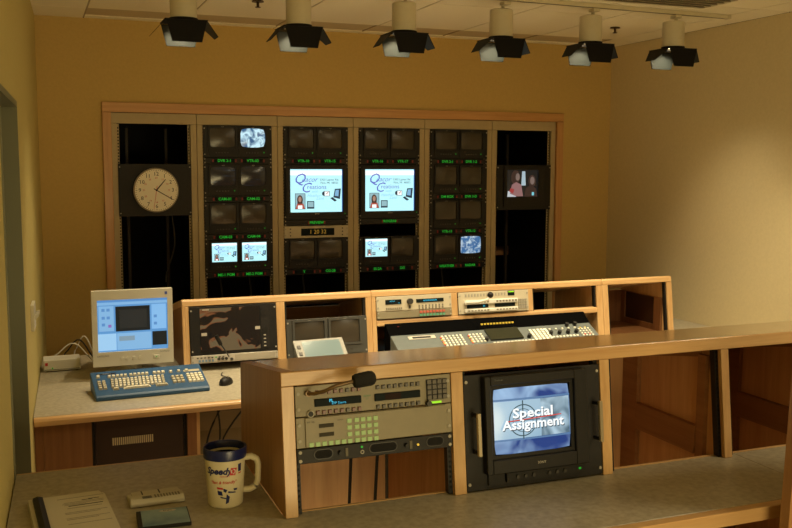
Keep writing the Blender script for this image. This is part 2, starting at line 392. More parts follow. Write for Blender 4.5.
def slide(scr, x0, z0, w, h, y, fine=True):
    """advertising slide: blue script title, address lines, portrait, little television and computer"""
    X = lambda u: x0+u*w
    Zz = lambda v: z0+v*h
    rect(MB(), X(0), X(1), Zz(.86), Zz(.97), y-.0003).build('picture_band', sl_white, scr)
    text(scr, 'Q', h*.34, (X(.17), y-.001, Zz(.77)), sl_blue, shear=.35)
    text(scr, 'uacor', h*.165, (X(.365), y-.001, Zz(.76)), sl_blue, shear=.45)
    text(scr, 'C', h*.33, (X(.29), y-.0012, Zz(.56)), sl_blue, shear=.3)
    text(scr, 'reations', h*.145, (X(.51), y-.001, Zz(.585)), sl_blue)
    text(scr, '5303 Lapeer Rd.', h*.07, (X(.755), y-.001, Zz(.755)), sl_ink)
    text(scr, 'Flint, MI  48503', h*.07, (X(.755), y-.001, Zz(.68)), sl_ink)
    text(scr, 'with', h*.09, (X(.47), y-.001, Zz(.48)), sl_pale, shear=.4)
    text(scr, 'Heather', h*.10, (X(.45), y-.001, Zz(.385)), sl_pale, shear=.4)
    text(scr, 'Lane', h*.10, (X(.57), y-.001, Zz(.32)), sl_pale, shear=.4)
    b = MB(); rect(b, X(.09), X(.29), Zz(.07), Zz(.44), y-.0004); b.build('portrait_frame', sl_ink, scr)
    b = MB(); rect(b, X(.1), X(.28), Zz(.08), Zz(.43), y-.0006); b.build('portrait_ground', sl_grey, scr)
    b = MB(); disc(b, X(.185), Zz(.29), w*.055, h*.11, y-.0008); rect(b, X(.135), X(.235), Zz(.18), Zz(.3), y-.0008); b.build('portrait_hair', sl_hair, scr)
    b = MB(); disc(b, X(.185), Zz(.30), w*.03, h*.065, y-.001); b.build('portrait_face', sl_skin, scr)
    b = MB(); b.add([(X(.10), y-.0009, Zz(.08)), (X(.28), y-.0009, Zz(.08)), (X(.25), y-.0009, Zz(.2)), (X(.13), y-.0009, Zz(.2))], [(0, 1, 2, 3)]); b.build('portrait_shirt', sl_red, scr)
    b = MB(); rect(b, X(.145), X(.23), Zz(.08), Zz(.16), y-.0011); b.build('portrait_apron', sl_white, scr)
    b = MB(); rect(b, X(.32), X(.46), Zz(.08), Zz(.26), y-.0005); b.build('picture_television', sl_ink, scr)
    b = MB(); rect(b, X(.335), X(.445), Zz(.12), Zz(.24), y-.0008); b.build('picture_television_screen', sl_grey, scr)
    b = MB(); b.add([(X(.83), y-.0005, Zz(.34)), (X(.96), y-.0005, Zz(.30)), (X(.98), y-.0005, Zz(.55)), (X(.86), y-.0005, Zz(.54))], [(0, 1, 2, 3)])
    b.add([(X(.77), y-.0005, Zz(.32)), (X(.86), y-.0005, Zz(.24)), (X(.9), y-.0005, Zz(.27)), (X(.81), y-.0005, Zz(.35))], [(0, 1, 2, 3)]); b.build('picture_computer', sl_ink, scr)
    b = MB(); b.add([(X(.855), y-.0008, Zz(.38)), (X(.93), y-.0008, Zz(.365)), (X(.94), y-.0008, Zz(.52)), (X(.875), y-.0008, Zz(.515))], [(0, 1, 2, 3)]); b.build('picture_computer_screen', sl_pc, scr)
    b = MB(); rect(b, X(.64), X(.76), Zz(.37), Zz(.49), y-.0005); disc(b, X(.635), Zz(.43), w*.025, h*.045, y-.0005); b.build('picture_camera', sl_ink, scr)
    b = MB(); rect(b, X(.66), X(.75), Zz(.38), Zz(.48), y-.0008); b.build('picture_camera_face', sl_white, scr)
    b = MB(); b.add([(X(.69), y-.001, Zz(.43)), (X(.70), y-.001, Zz(.41)), (X(.74), y-.001, Zz(.47)), (X(.73), y-.001, Zz(.475))], [(0, 1, 2, 3)]); b.build('picture_tick', sl_red, scr)

pic_bw = screenmat('picture_blue_white', (.04, .12, .25), (.62, .9, 1.0), 22, 1.0, (.38, .62), .8)
pic_radar = screenmat('picture_radar', (.05, .18, .42), (.75, .92, 1.0), 26, .8, (.45, .72), 1.2)
pic_dimb = screenmat('picture_dim_streak', (.012, .010, .008), (.02, .06, .10), 30, .5, (.60, .75), 0, (.25, 1, 3))
def dual(x, y, ztop, label, kinds, leds=(1, 1), body=None, group='twin monitors of the monitor wall', nU=5, lean=0):
    bd = body or blk
    r, h = unit('dual_monitor', label, 'monitor', x, y, ztop, nU, bd, .26, group, lean)
    for k in (0, 1):
        x0 = .030 + k*.2125; x1 = x0+.208
        bz = MB(); a, b_, c, d = x0+.004, x1-.004, .060, h-.006
        ix0, ix1, iz0, iz1 = x0+.016, x1-.016, .071, h-.018
        for q in ((a, ix0, c, d), (ix1, b_, c, d), (ix0, ix1, c, iz0), (ix0, ix1, iz1, d)): bz.box(q[0], q[1], -.016, -.005, q[2], q[3])
        bo = bz.build('bezel', bd, r)
        kd = kinds[k]
        m = {'off': glass, 'bw': pic_bw, 'slide': cyanw, 'radar': pic_radar, 'dim': pic_dimb}[kd]
        if kd == 'slide':
            sc_ = MB().bulge(ix0-.001, ix1+.001, iz0-.001, iz1+.001, -.009, .001, 4).build('screen', m, r)
            slide(sc_, ix0, iz0, ix1-ix0, iz1-iz0, -.0105)
        else:
            MB().bulge(ix0-.001, ix1+.001, iz0-.001, iz1+.001, -.0075, .006, 8, .06 if kd != 'bw' else .10).build('screen', m, r, smooth=True)
        st = B(x0+.004, x1-.004, -.010, -.005, .012, .056).build('control_strip', blk2 if body is None else dgrey, r)
        kn = MB()
        for q in range(5): kn.cyl((x0+.06+q*.02, -.014, .034), .005, .005, 'y', 8)
        kn.build('control_knobs', char, st, kind='stuff')
        text(r, 'SONY', .007, ((x0+x1)/2, -.0165, h-.011), silver)
        if leds[k]: MB().cyl((x1-.026, -.0125, .036), .004, .004, 'y', 8).build('power_light', gG, st)
    return r
def tally(x, y, ztop, texts, label, single=False):
    r, h = unit('label_panel', label, 'label panel', x, y, ztop, 1, blk, .12, 'green lettered label panels')
    spots = [(RW/2, .13)] if single else [(.145, .17), (.345, .17)]
    for (cx, w), t in zip(spots, texts):
        d = B(cx-w/2, cx+w/2, -.008, -.005, .009, .036).build('display', dispm, r)
        if t: text(d, t, .027, (cx, -.0086, .0225), gG, bold=.0006)
        for sx in (-1, 1): B(cx+sx*w/2-.012 if sx > 0 else cx-w/2, cx+w/2 if sx > 0 else cx-w/2+.012, -.009, -.008, .012, .033).build('tally_light', gR, d)
    return r
YF = YB - .002
def z_at(n): return ZT - n*U_
rows1 = [(('off', 'bw'), ('DVR 2-1', 'VTR-03')), (('dim', 'dim'), ('CAM-01', 'CAM-02')), (('off', 'off'), ('CAM-03', 'CAM-04')), (('slide', 'slide'), ('ME-1 PGM', 'ME-2 PGM'))]
rows4 = [(('off', 'off'), ('DVR 2-1', 'DVR 1-2')), (('off', 'off'), ('DM BOX', 'DVR 3-D')), (('off', 'off'), ('VTR-13', 'VTR-12')), (('off', 'radar'), ('WEATHER', 'RADAR'))]
for ri, rows in ((1, rows1), (4, rows4)):
    for k, (kd, tx) in enumerate(rows):
        if ri == 1: la = ['twin monitor with a glowing blue picture above the VTR-03 label', 'twin dark monitor above the green CAM-01 and CAM-02 labels', 'twin dark monitor above the green CAM-03 and CAM-04 labels', 'twin monitor with two glowing slides above the ME-1 and ME-2 labels'][k]
        else: la = ['twin dark monitor above the green DVR 2-1 and DVR 1-2 labels', 'twin dark monitor above the green DM BOX label', 'twin dark monitor above the green VTR-13 and VTR-12 labels', 'twin monitor with a blue radar picture above the WEATHER and RADAR labels'][k]
        dual(RX[ri], YF, z_at(6*k), la, kd, (0, 1) if (ri, k) == (1, 0) else (1, 1))
        tally(RX[ri], YF, z_at(6*k+5), tx, 'black label panel reading %s and %s in green' % tx)
def bigmon(ri, title):
    dual(RX[ri], YF, z_at(0), 'twin dark monitor at the top of the rack, above the large %s monitor' % title, ('off', 'off'), (1, 1) if ri == 2 else (0, 0))
    tx = ('VTR-10', 'VTR-15') if ri == 2 else ('VTR-16', 'VTR-17')
    tally(RX[ri], YF, z_at(5), tx, 'black label panel reading %s and %s in green' % tx)
    r, h = unit('broadcast_monitor', 'large black tube monitor showing a pale slide, above the %s label' % title, 'monitor', RX[ri], YF, z_at(6), 9, blk, .4)
    bz = MB(); ix0, ix1, iz0, iz1 = .043, RW-.040, .055, h-.036
    for q in ((.012, ix0, .03, h-.01), (ix1, RW-.012, .03, h-.01), (ix0, ix1, .03, iz0), (ix0, ix1, iz1, h-.01)): bz.box(q[0], q[1], -.022, -.005, q[2], q[3])
    bz.build('bezel', blk, r)
    s = MB().bulge(ix0-.001, ix1-.010, iz0-.001, iz1+.001, -.012, .001, 4).build('screen', cyanw, r)
    B(ix1-.010, ix1-.004, -.0125, -.011, iz0, iz1).build('screen_edge', glow('screen_edge_blue', (.02, .10, .45), .6), r)
    slide(s, ix0, iz0, ix1-ix0-.010, iz1-iz0, -.0135)
    text(r, 'SONY', .013, (RW/2, -.0225, .042), silver)
    MB().cyl((RW-.03, -.0245, .042), .003, .003, 'y', 8).build('power_light', gG, r)
    tally(RX[ri], YF, z_at(15), (title,), 'black label panel reading %s in green' % title, True)
bigmon(2, 'PREVIEW'); bigmon(3, 'PROGRAM')
r, h = unit('digital_clock', 'beige panel with a digital clock reading 1 20 32 in amber', 'clock', RX[2], YF, z_at(16), 2, beige, .1)
d = B(.125, .375, -.008, -.005, .018, .070).build('display', dispm, r)
text(d, '1 20 32', .042, (.25, -.0086, .044), glow('digits_amber', (.5, .28, .03), .5))
for x in (.045, RW-.045):
    for z in (.02, .044, .068): MB().cyl((x, -.009, z), .005, .005, 'y', 8).build('knob', char, r)
dual(RX[2], YF, z_at(18), 'twin dark monitor directly under the amber digital clock', ('off', 'off'), (0, 0))
tally(RX[2], YF, z_at(23), ('Y', 'CG-2B'), 'black label panel reading CG-2B in green')
dual(RX[3], YF, z_at(18), 'twin monitor with one small glowing slide below the PROGRAM label', ('slide', 'off'), (0, 0))
tally(RX[3], YF, z_at(23), ('SS-2A', 'D/S'), 'black label panel reading SS-2A and D/S in green')

# --- clock
ck, h = unit('wall_clock', 'round white wall clock mounted on a black rack panel', 'clock', RX[0], YF, z_at(6), 8, blk2, .02)
cx, cz, R = .243, h/2, .142
MB().cyl((cx, -.035, cz), R+.008, .03, 'y', 48).build('case', mat('clock_rim', (.25, .21, .13), .4), ck, smooth=True)
face = MB().cyl((cx, -.0375, cz), R, .0025, 'y', 48).build('clock_face', mat('clock_white', (.95, .92, .80), .5), ck)
tk = MB()
for k in range(60):
    a = 2*math.pi*k/60; L = .012 if k % 5 == 0 else .006; w = .0016
    u, v = math.sin(a), math.cos(a); p = (cx+u*(R-.004), cz+v*(R-.004)); q = (cx+u*(R-.004-L), cz+v*(R-.004-L))
    tk.add([(p[0]-v*w, -.038, p[1]+u*w), (p[0]+v*w, -.038, p[1]-u*w), (q[0]+v*w, -.038, q[1]-u*w), (q[0]-v*w, -.038, q[1]+u*w)], [(0, 1, 2, 3)])
tk.build('minute_marks', ink, face, kind='stuff')
for n in range(1, 13):
    a = 2*math.pi*n/12
    text(face, str(n), .036, (cx+math.sin(a)*.109, -.0382, cz+math.cos(a)*.109), ink, name='numeral')
    text(face, str(n+12), .016, (cx+math.sin(a)*.083, -.0382, cz+math.cos(a)*.083), red, name='numeral')
def hand(nm, ang, L, w, m, y, tail=.0):
    a = math.radians(ang); u, v = math.sin(a), math.cos(a); b = MB()
    p, q = (cx+u*L, cz+v*L), (cx-u*tail, cz-v*tail)
    b.add([(q[0]-v*w, y, q[1]+u*w), (q[0]+v*w, y, q[1]-u*w), (p[0]+v*w*.6, y, p[1]-u*w*.6), (p[0]-v*w*.6, y, p[1]+u*w*.6)], [(0, 1, 2, 3)]); b.build(nm, m, ck)
hand('hour_hand', 40, .095, .0042, ink, -.040); hand('minute_hand', 121, .125, .0032, ink, -.041, .02); hand('second_hand', 189, .13, .0016, red, -.042, .03)
MB().cyl((cx, -.044, cz), .006, .006, 'y', 12).build('hub', ink, ck)

# --- television in the last rack
tv, h = unit('television', 'small black television showing two women, in the near-empty rack', 'television', RX[5], YF, z_at(6), 8, blk, .36)
bz = MB(); ix0, ix1, iz0, iz1 = .085, .365, .105, h-.040
for q in ((.06, ix0, .03, h-.012), (ix1, RW-.06, .03, h-.012), (ix0, ix1, .03, iz0), (ix0, ix1, iz1, h-.012)): bz.box(q[0], q[1], -.02, -.005, q[2], q[3])
bz.build('bezel', blk2, tv)
B(.10, .36, -.022, -.02, .045, .085).build('control_flap', blk, tv)
w, hh = ix1-ix0, iz1-iz0
s = MB().bulge(ix0-.001, ix1+.001, iz0-.001, iz1+.001, -.010, .002, 6).build('screen', mat('tv_black', (.004, .004, .004), .1, emit=.25, ecol=(.03, .035, .04)), tv)
X = lambda u: ix0+u*w
Zz = lambda v: iz0+v*hh
hairm = glow('tv_hair', (.09, .05, .04), .4); skinm = glow('tv_skin', (.34, .25, .22), .5); pinkm = glow('tv_pink', (.42, .22, .22), .6)
def poly(nm, pts, m, y): MB().add([(X(a), y, Zz(b)) for a, b in pts], [tuple(range(len(pts)))]).build(nm, m, s)
poly('picture_lamp', [(.46, .42), (.60, .42), (.58, .95), (.48, .95)], glow('tv_light', (.45, .6, .68), .8), -.0125)
poly('picture_couch', [(.02, 0), (.30, 0), (.22, .2), (.04, .22)], glow('tv_couch', (.6, .65, .7), .8), -.0126)
poly('picture_dress', [(.10, .12), (.16, .45), (.30, .55), (.46, .45), (.52, .02), (.30, .02)], pinkm, -.0128)
b = MB(); disc(b, X(.27), Zz(.72), w*.14, hh*.27, -.0127); b.build('picture_hair', hairm, s)
b = MB(); disc(b, X(.34), Zz(.74), w*.065, hh*.14, -.0130); b.build('picture_face', skinm, s)
poly('picture_jacket', [(.56, 0), (.60, .32), (.76, .45), (.94, .30), (.98, 0)], hairm, -.0128)
b = MB(); disc(b, X(.80), Zz(.58), w*.12, hh*.24, -.0127); b.build('picture_hair', hairm, s)
b = MB(); disc(b, X(.81), Zz(.60), w*.07, hh*.15, -.0130); b.build('picture_face', skinm, s)
poly('picture_jewel', [(.80, .05), (.87, .05), (.87, .17), (.80, .17)], glow('tv_jewel', (.2, .65, .75), .9), -.0132)
poly('picture_red', [(.08, .2), (.2, .12), (.24, .28), (.12, .33)], glow('tv_red', (.5, .06, .06), .6), -.0131)

# --- things seen through the open racks
sh = thing('side_table', 'dim wooden table edge seen through the near-empty rack', 'table', (3.82, 7.50, 0))
B(-.30, .55, -.18, .22, E-.80, E-.76).build('table_top', py_, sh)
for a in (-.26, .50): B(a, a+.05, -.16, .2, 0, E-.80).build('leg', pz, sh)
lp = thing('table_lamp', 'small pale lampshade seen through the near-empty rack', 'lamp', (4.1, 7.42, E-.76))
MB().lathe([(.0001, 0), (.06, 0), (.06, .02), (.012, .03), (.012, .10), (.0001, .10)], n=18).build('base', silver, lp, smooth=True)
MB().lathe([(.075, .10), (.05, .27), (.048, .27), (.073, .10), (.075, .10)], n=24).build('lamp_shade', mat('shade_pale', (.7, .62, .45), .7, emit=.05, ecol=(.5, .42, .3)), lp, smooth=True)
# --- cables dangling inside the racks under the monitors
for (ri, x0, ln) in ((1, .12, 'thin black cable loop hanging below the ME-1 label'), (1, .33, 'thin black cable loop hanging below the ME-2 label'), (2, .16, 'thin black cable loop hanging below the left of the CG-2B label'), (4, .15, 'thin black cable loop hanging below the WEATHER label'), (0, .36, 'thin black cable loop hanging below the round clock')):
    zt = z_at(24 if ri else 14); X0 = RX[ri]+x0
    pts = [(X0+.05*math.sin(t*5)*t, YB+.10+.02*t, zt+.03-.5*t) for t in [k/12 for k in range(13)]]
    o = MB().tube(pts, .006, 6).build('cable', mat('cable_grey', (.03, .028, .024), .5), smooth=True); tag(o, ln, 'cable', 'cables in the racks')

# ================================================================== forward (rear in the picture) console
RZ = .75; HY = 5.04; RL = .13
def yH(z): return HY + RL*(z-RZ) - .004
ply_shade = wood('ply_shade_z', (.20, .085, .03), (.29, .135, .05), 'z', .5, .1)  # ply with shade darkened in: under desk, hutch's left side, end bay
rd = thing('console_desk', 'long grey laminate desk with a rounded wood edge, under the computer monitor', 'desk', (0, 0, 0))
xe = xl(4.35)
MB().prism([(xl(4.365)+.003, 4.365), (XR-.003, 4.365), (XR-.003, 5.72), (xl(5.72)+.003, 5.72)], RZ-.032, RZ, 'z').build('worktop', lam, rd)
MB().prism([(4.335, RZ-.030), (4.330, RZ-.015), (4.337, RZ-.003), (4.345, RZ), (4.3645, RZ), (4.3645, RZ-.040), (4.342, RZ-.040)], xe+.004, XR-.003, 'x').build('wood_edge', wx, rd, smooth=False, bevel=.003)
for a, b_, m in ((xl(4.4)+.003, .005, ply_shade), (.006, .217, ply_shade), (.655, .70, ply_shade)): B(a, b_, 4.44, 4.47, 0, RZ-.045).build('front_panel', m, rd)
B(.217, .232, 4.455, 4.47, 0, RZ-.045).build('rail', blk, rd); B(.64, .655, 4.455, 4.47, 0, RZ-.045).build('rail', blk, rd)
B(1.9, 1.94, 4.44, 5.6, 0, RZ-.045).build('side_panel', pz, rd); B(3.4, 3.44, 4.44, 5.6, 0, RZ-.045).build('side_panel', pz, rd)
B(.70, .72, 4.47, 5.6, 0, RZ-.045).build('side_panel', wz, rd)
B(.0, XR-.003, 5.66, 5.69, 0, RZ-.033).build('back_panel', px_, rd)
# dark cupboard door with a slotted vent
dp = thing('vented_panel', 'dark brown panel with a pale slotted vent under the desk', 'panel', (.234, 4.46, .02))
B(0, .404, 0, .02, 0, RZ-.07).build('panel', mat('dark_brown', (.035, .016, .009), .5), dp)
fz = E-1.305-.02
for k in range(20): B(.075+k*.0095, .081+k*.0095, -.002, .0, fz-.018, fz+.018).build('vent_slot', mat('vent_slot', (.62, .54, .36), .5), dp)
# papers / conduit plate and cables below the right part of the desk
bx = thing('storage_box', 'pale cardboard box stored under the desk behind the hanging cables', 'box', (.76, 4.75, 0))
B(0, .5, 0, .35, 0, .52).build('box_body', mat('card', (.22, .17, .09), .8), bx); B(-.008, .508, -.008, .358, .50, .60).build('box_lid', mat('card_lid', (.27, .21, .12), .8), bx, bevel=.003)
for k, (x0, x1, sg, lb) in enumerate(((.82, .74, .06, 'thin dark cable hanging under the desk nearest the vented panel'), (.88, .80, -.07, 'curved dark cable hanging under the desk in the middle of three'), (1.02, .83, -.09, 'dark cable under the desk sagging beside the wooden console end'))):
    pts = [(x0+(x1-x0)*t+sg*math.sin(t*math.pi), 4.62-.02*k, RZ-.04-.5*t) for t in [i/12 for i in range(13)]]
    tag(MB().tube(pts, .005, 6).build('cable', cable, smooth=True), lb, 'cable')

# hutches
def profile(y0, y1, z0, z1, zb): return [(y0, z0), (y1, z0), (y1, zb), (y0, z1)]
YK = 5.60; ZH = E-.738; ZHB = ZH-.105
def topslab(m, x0, x1, parent, y0=HY, y1=YK, zf=ZH, zb=ZHB, t=.038, nm='top'):
    y0 = HY+RL*(zf-RZ); return MB().prism([(y0-RL*t, zf-t), (y1, zb-t), (y1, zb), (y0+.012, zf-.001), (y0+.003, zf-.004), (y0-.001, zf-.012)], x0, x1, 'x').build(nm, m, parent, bevel=.002, seg=1)
def sidep(m, x0, x1, parent, y0=HY, y1=YK, zb=RZ, zf=ZH, zk=ZHB, t=.039, nm='side_panel'):
    return MB().prism([(y0, zb+.001), (y1, zb+.001), (y1, zk-t), (y0+RL*(zf-t-RZ), zf-t)], x0, x1, 'x').build(nm, m, parent, bevel=.0015, seg=1)
def rails(parent, x0, x1, z0, z1, y=HY+.012, n=None):
    for a in (x0, x1-.012):
        MB().prism([(y+RL*(z0-RZ), z0), (y+.025+RL*(z0-RZ), z0), (y+.025+RL*(z1-RZ), z1), (y+RL*(z1-RZ), z1)], a, a+.012, 'x').build('rack_rail', blk, parent)
hA = thing('console_hutch', 'maple hutch section holding the black framed screen and the twin grey monitors', 'hutch', (0, 0, 0), 0, 'sections of the maple hutch')
topslab(wx, .735, 1.828, hA)
sidep(wz, .750, .770, hA); sidep(ply_shade, .735, .7495, hA, y0=HY+.022); MB().prism([(HY, RZ+.001), (HY+.0215, RZ+.001), (yH(ZH-.039)+.0255, ZH-.039), (yH(ZH-.039)+.004, ZH-.039)], .735, .7495, 'x').build('edge_strip', wz, hA); sidep(wz, 1.257, 1.306, hA); sidep(wz, 1.793, 1.828, hA)
B(.7705, 1.2565, YK-.02, YK, RZ+.001, ZHB-.05).build('back_panel', px_, hA); B(1.3065, 1.7925, YK-.02, YK, RZ+.001, ZHB-.05).build('back_panel', px_, hA)
rails(hA, 1.3075, 1.7915, RZ+.002, ZH-.045)
hB = thing('console_hutch', 'maple hutch section with three upper cubbies above the vision mixer', 'hutch', (0, 0, 0), 0, 'sections of the maple hutch')
topslab(wx, 1.8295, 3.419, hB)
ZS = .965
for a, b_ in ((1.8295, 1.856), (3.374, 3.419)): sidep(wz, a, b_, hB)
for a, b_ in ((2.340, 2.384), (2.8695, 2.905)): MB().prism([(yH(ZS)+.004, ZS), (5.3, ZS), (YK, ZS+.02), (YK, ZHB-.039), (yH(ZH-.039)+.004, ZH-.039)], a, b_, 'x').build('divider', wz, hB, bevel=.0015, seg=1)
MB().prism([(yH(.93), .93), (yH(.93)+.055, .93), (yH(ZS)+.055, ZS-.001), (yH(ZS), ZS-.001)], 1.8565, 3.3735, 'x').build('shelf', wx, hB, bevel=.006)
B(1.8565, 2.90, YK-.02, YK, RZ+.001, .929).build('back_panel', px_, hB)
rails(hB, 2.9055, 3.3735, ZS, ZH-.042)
hC = thing('console_hutch', 'maple hutch section with an empty open bay beside the bare right wall', 'hutch', (0, 0, 0), 0, 'sections of the maple hutch')
topslab(wx, 3.4205, 3.965, hC)
sidep(wz, 3.4205, 3.463, hC); sidep(wz, 3.925, 3.965, hC)
B(3.4635, 3.9245, YK-.02, YK, RZ+.001, ZHB-.05).build('back_panel', ply_shade, hC)
rails(hC, 3.464, 3.924, RZ+.002, ZH-.042)
B(3.4635, 3.9115, HY+.045, YK-.021, RZ+.0015, RZ+.012).build('base_board', ply_shade, hC)
B(3.9195, 3.9245, HY+.161, 5.529, .801, .984).build('recess_shade_sheet', mat('recess_shade', (.05, .02, .008), .6), hC)  # dark sheet painting in the shade behind the cut-out
pr = MB()     # frame on the inner face of the end panel with a cut-out
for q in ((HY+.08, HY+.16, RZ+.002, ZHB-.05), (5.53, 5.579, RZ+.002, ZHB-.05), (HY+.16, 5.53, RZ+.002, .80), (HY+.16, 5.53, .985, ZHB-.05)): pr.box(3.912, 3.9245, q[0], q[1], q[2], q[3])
pr.build('inner_frame', ply_shade, hC)
B(3.44, 3.4645, 5.2, 5.21, .9, .93).build('bracket', blk, hC); B(3.5, 3.52, YK-.04, YK-.02, .90, .92).build('cable_clip', blk, hC)

# --- screen unit in the first bay
camo = screenmat('screen_camo', (.006, .004, .003), (.16, .11, .05), 7, .8, (.49, .53), .9, (1, 1, 1.3))  # blotchy pattern from dark to tan, glowing softly
nt = camo.node_tree; rp = [n for n in nt.nodes if n.type == 'VALTORGB'][0]
e = rp.color_ramp.elements.new(.51); e.color = (.22, .075, .025, 1)
r, h = unit('rack_screen', 'black rack mounted screen with a brown camouflage pattern in the first hutch bay', 'monitor', .772, yH, E-.777, 6, blk, .18, lean=RL)
s = B(.055, .385, -.008, -.005, .018, h-.012).build('screen', camo, r)
B(.392, .437, -.009, -.005, .02, h-.012).build('side_controls', blk2, r)
for z in (.10, .195): MB().cyl((.412, -.012, z+.02), .018, .004, 'y', 18).build('speaker', blk, r)
for k in range(5): B(.405, .417, -.011, -.009, .028+k*.020, .034+k*.020).build('lettering', silver if k < 4 else gR, r)
B(.06, .09, -.0088, -.008, .105, .122).build('sticker', silver, r); B(.358, .386, -.0088, -.008, .125, .142).build('sticker', silver, r)
B(.07, .105, -.0088, -.008, h-.022, h-.016).build('badge', silver, r)
r, h = unit('intercom_panel', 'slim silver intercom panel with a small gooseneck microphone under the camouflage screen', 'intercom', .772, yH, E-.777-6*U_, 1, silver, .15, lean=RL)
B(.24, .465, -.007, -.005, .006, .038).build('grille', mat('silver_grille', (.42, .39, .32), .4, .3), r)
btn = B(-.005, .005, -.004, 0, -.006, .006).mesh('button', mat('button_blue', (.18, .28, .42), .4))
for k in range(5): inst('button', btn, r, (.045+k*.018, -.005, .014))
for k in range(8): B(.03+k*.02, .04+k*.02, -.007, -.005, .028, .033).build('indicator', gG if k == 5 else char, r)
for x, z in ((.15, .02), (.17, .02), (.19, .02), (.22, .015)): MB().cyl((x, -.017, z), .008, .013, 'y', 12).build('knob', char, r)
g = MB().tube([(.205, -.01, .03), (.19, -.05, .045), (.165, -.09, .08), (.140, -.105, .115)], .0035, 8).build('gooseneck', cable, r, smooth=True)
MB().tube([(.146, -.10, .105), (.138, -.107, .12), (.125, -.112, .145), (.121, -.113, .155)], .011, 10).build('microphone', blk, g, smooth=True)

# --- twin grey monitors and the touch screen in the second bay
dm = dual(1.309, yH, E-.876, 'twin grey monitor in the second hutch bay, behind the touch panel', ('off', 'off'), (0, 0), dgrey, None, lean=RL)
tp = thing('touch_panel', 'silver touch panel with a pale screen leaning back in front of twin grey monitors', 'touch panel', (1.30, 4.72, RZ), math.radians(4))
sl = math.radians(42)
def slab(w, L, t, off=(0, 0, 0), back=.04):
    """inclined slab: returns function mapping (x along width, s along slope, n normal) to local"""
    return lambda x, q, n: (x + off[0], q*math.cos(sl) - n*math.sin(sl) + off[1], off[2] + q*math.sin(sl) + n*math.cos(sl))
def ibox(P, x0, x1, q0, q1, n0, n1):
    return MB().add([P(x0, q0, n0), P(x1, q0, n0), P(x1, q1, n0), P(x0, q1, n0), P(x0, q0, n1), P(x1, q0, n1), P(x1, q1, n1), P(x0, q1, n1)],
                    [(3, 2, 1, 0), (4, 5, 6, 7), (0, 1, 5, 4), (1, 2, 6, 5), (2, 3, 7, 6), (3, 0, 4, 7)])
P = slab(0, 0, 0, (0, 0, .022))
ibox(P, 0, .29, 0, .20, 0, .022).build('housing', mat('touch_grey', (.20, .195, .17), .4, .2), tp, bevel=.004)
ibox(P, .045, .265, .025, .185, .0222, .0230).build('screen', mat('touch_glass', (.10, .13, .12), .15, emit=.20, ecol=(.55, .75, .62)), tp)
for k in range(3): ibox(P, .014, .032, .05+k*.045, .07+k*.045, .0222, .026).build('button', char, tp)
MB().prism([(.02, 0), (.14, 0), (.13, .11), (.06, .045)], .06, .23, 'x').build('stand', char, tp)

# --- first cubby: two units
r, h = unit('matrix_panel', 'beige two-display control panel with a round knob in the first cubby', 'control panel', 1.857, yH, E-.775, 2, beige, .25, lean=RL)
zt = h
d = B(.055, .156, -.008, -.005, zt-.049, zt-.0215).build('display', dispm, r); text(d, '8888 88', .010, (.098, -.0086, zt-.031), gC); text(d, '88', .009, (.14, -.0086, zt-.042), gC)
d = B(.252, .43, -.008, -.005, zt-.047, zt-.0255).build('display', dispm, r); text(d, '88888888888888', .013, (.341, -.0086, zt-.036), gC)
MB().cyl((.208, -.028, zt-.036), .017, .023, 'y', 20).build('knob', char, r, smooth=True); B(.203, .213, -.01, -.005, zt-.078, zt-.060).build('switch', char, r)
bt = B(-.004, .004, -.004, 0, -.006, .006).mesh('button', mat('button_grey', (.22, .2, .15), .5))
for k in range(8): inst('button', bt, r, (.062+k*.0132, -.005, zt-.074)); inst('button', bt, r, (.27+k*.0218, -.005, zt-.066)); inst('button', bt, r, (.27+k*.0218, -.005, zt-.08))
r, h = unit('button_panel', 'olive panel with red and green push buttons, below the knob panel', 'control panel', 1.857, yH, E-.775-2*U_, 1, beige2, .2, lean=RL)
b1 = B(-.007, .007, -.007, 0, -.006, .006).mesh('button', mat('button_red', (.55, .12, .08), .4)); b2 = B(-.007, .007, -.007, 0, -.006, .006).mesh('button', mat('button_green', (.12, .38, .24), .4))
for k in range(8): inst('button', b1, r, (.278+k*.0212, -.005, .031)); inst('button', b2, r, (.278+k*.0212, -.005, .012))
# --- second cubby: intercom with gooseneck
def gooseneck(r, pts, head, rad, hr, mk=None):
    g = MB().tube(pts, rad, 10).build('gooseneck', mk or beige, r, smooth=True)
    MB().tube(head, hr, 14).build('microphone', blk, g, smooth=True, bevel=0)
r, h = unit('intercom_panel', 'ivory intercom station with a round-headed gooseneck microphone and keypad in the middle cubby', 'intercom', 2.386, yH, E-.775, 3, beige, .25, lean=RL)
for z0, z1, nm in ((.058, .083, 'key_bar'), (.008, .030, 'key_bar')):
    kb = B(.035, .40, -.022, -.005, z0, z1).build(nm, white, r, bevel=.004)
    k2 = MB()
    for k in range(16):
        if abs(k-7.5) > 1: k2.box(.055+k*.0215, .068+k*.0215, -.024, -.022, z0+.007, z1-.007)
    k2.build('keys', mat('button_grey', (.22, .2, .15), .5), kb, kind='stuff')
for a, b_, t in ((.055, .20, '88'), (.245, .385, '')):
    d = B(a, b_, -.008, -.005, .034, .055).build('display', dispm, r)
    if t: text(d, t, .014, (a+.115, -.0086, .044), gC)
kp = B(-.006, .006, -.005, 0, -.006, .006).mesh('button', mat('button_pale', (.35, .33, .27), .4))
for i in range(4):
    for j in range(4): inst('button', kp, r, (.415+i*.016, -.005, .022+j*.016))
for k in range(14): inst('button', kp, r, (.05+k*.0205, -.003, .112), None, (.8, 1, 1.4))
d = B(.338, .384, -.008, -.005, .100, .130).build('display', dispm, r); B(.341, .381, -.0088, -.008, .120, .127).build('bar', gLime, d)
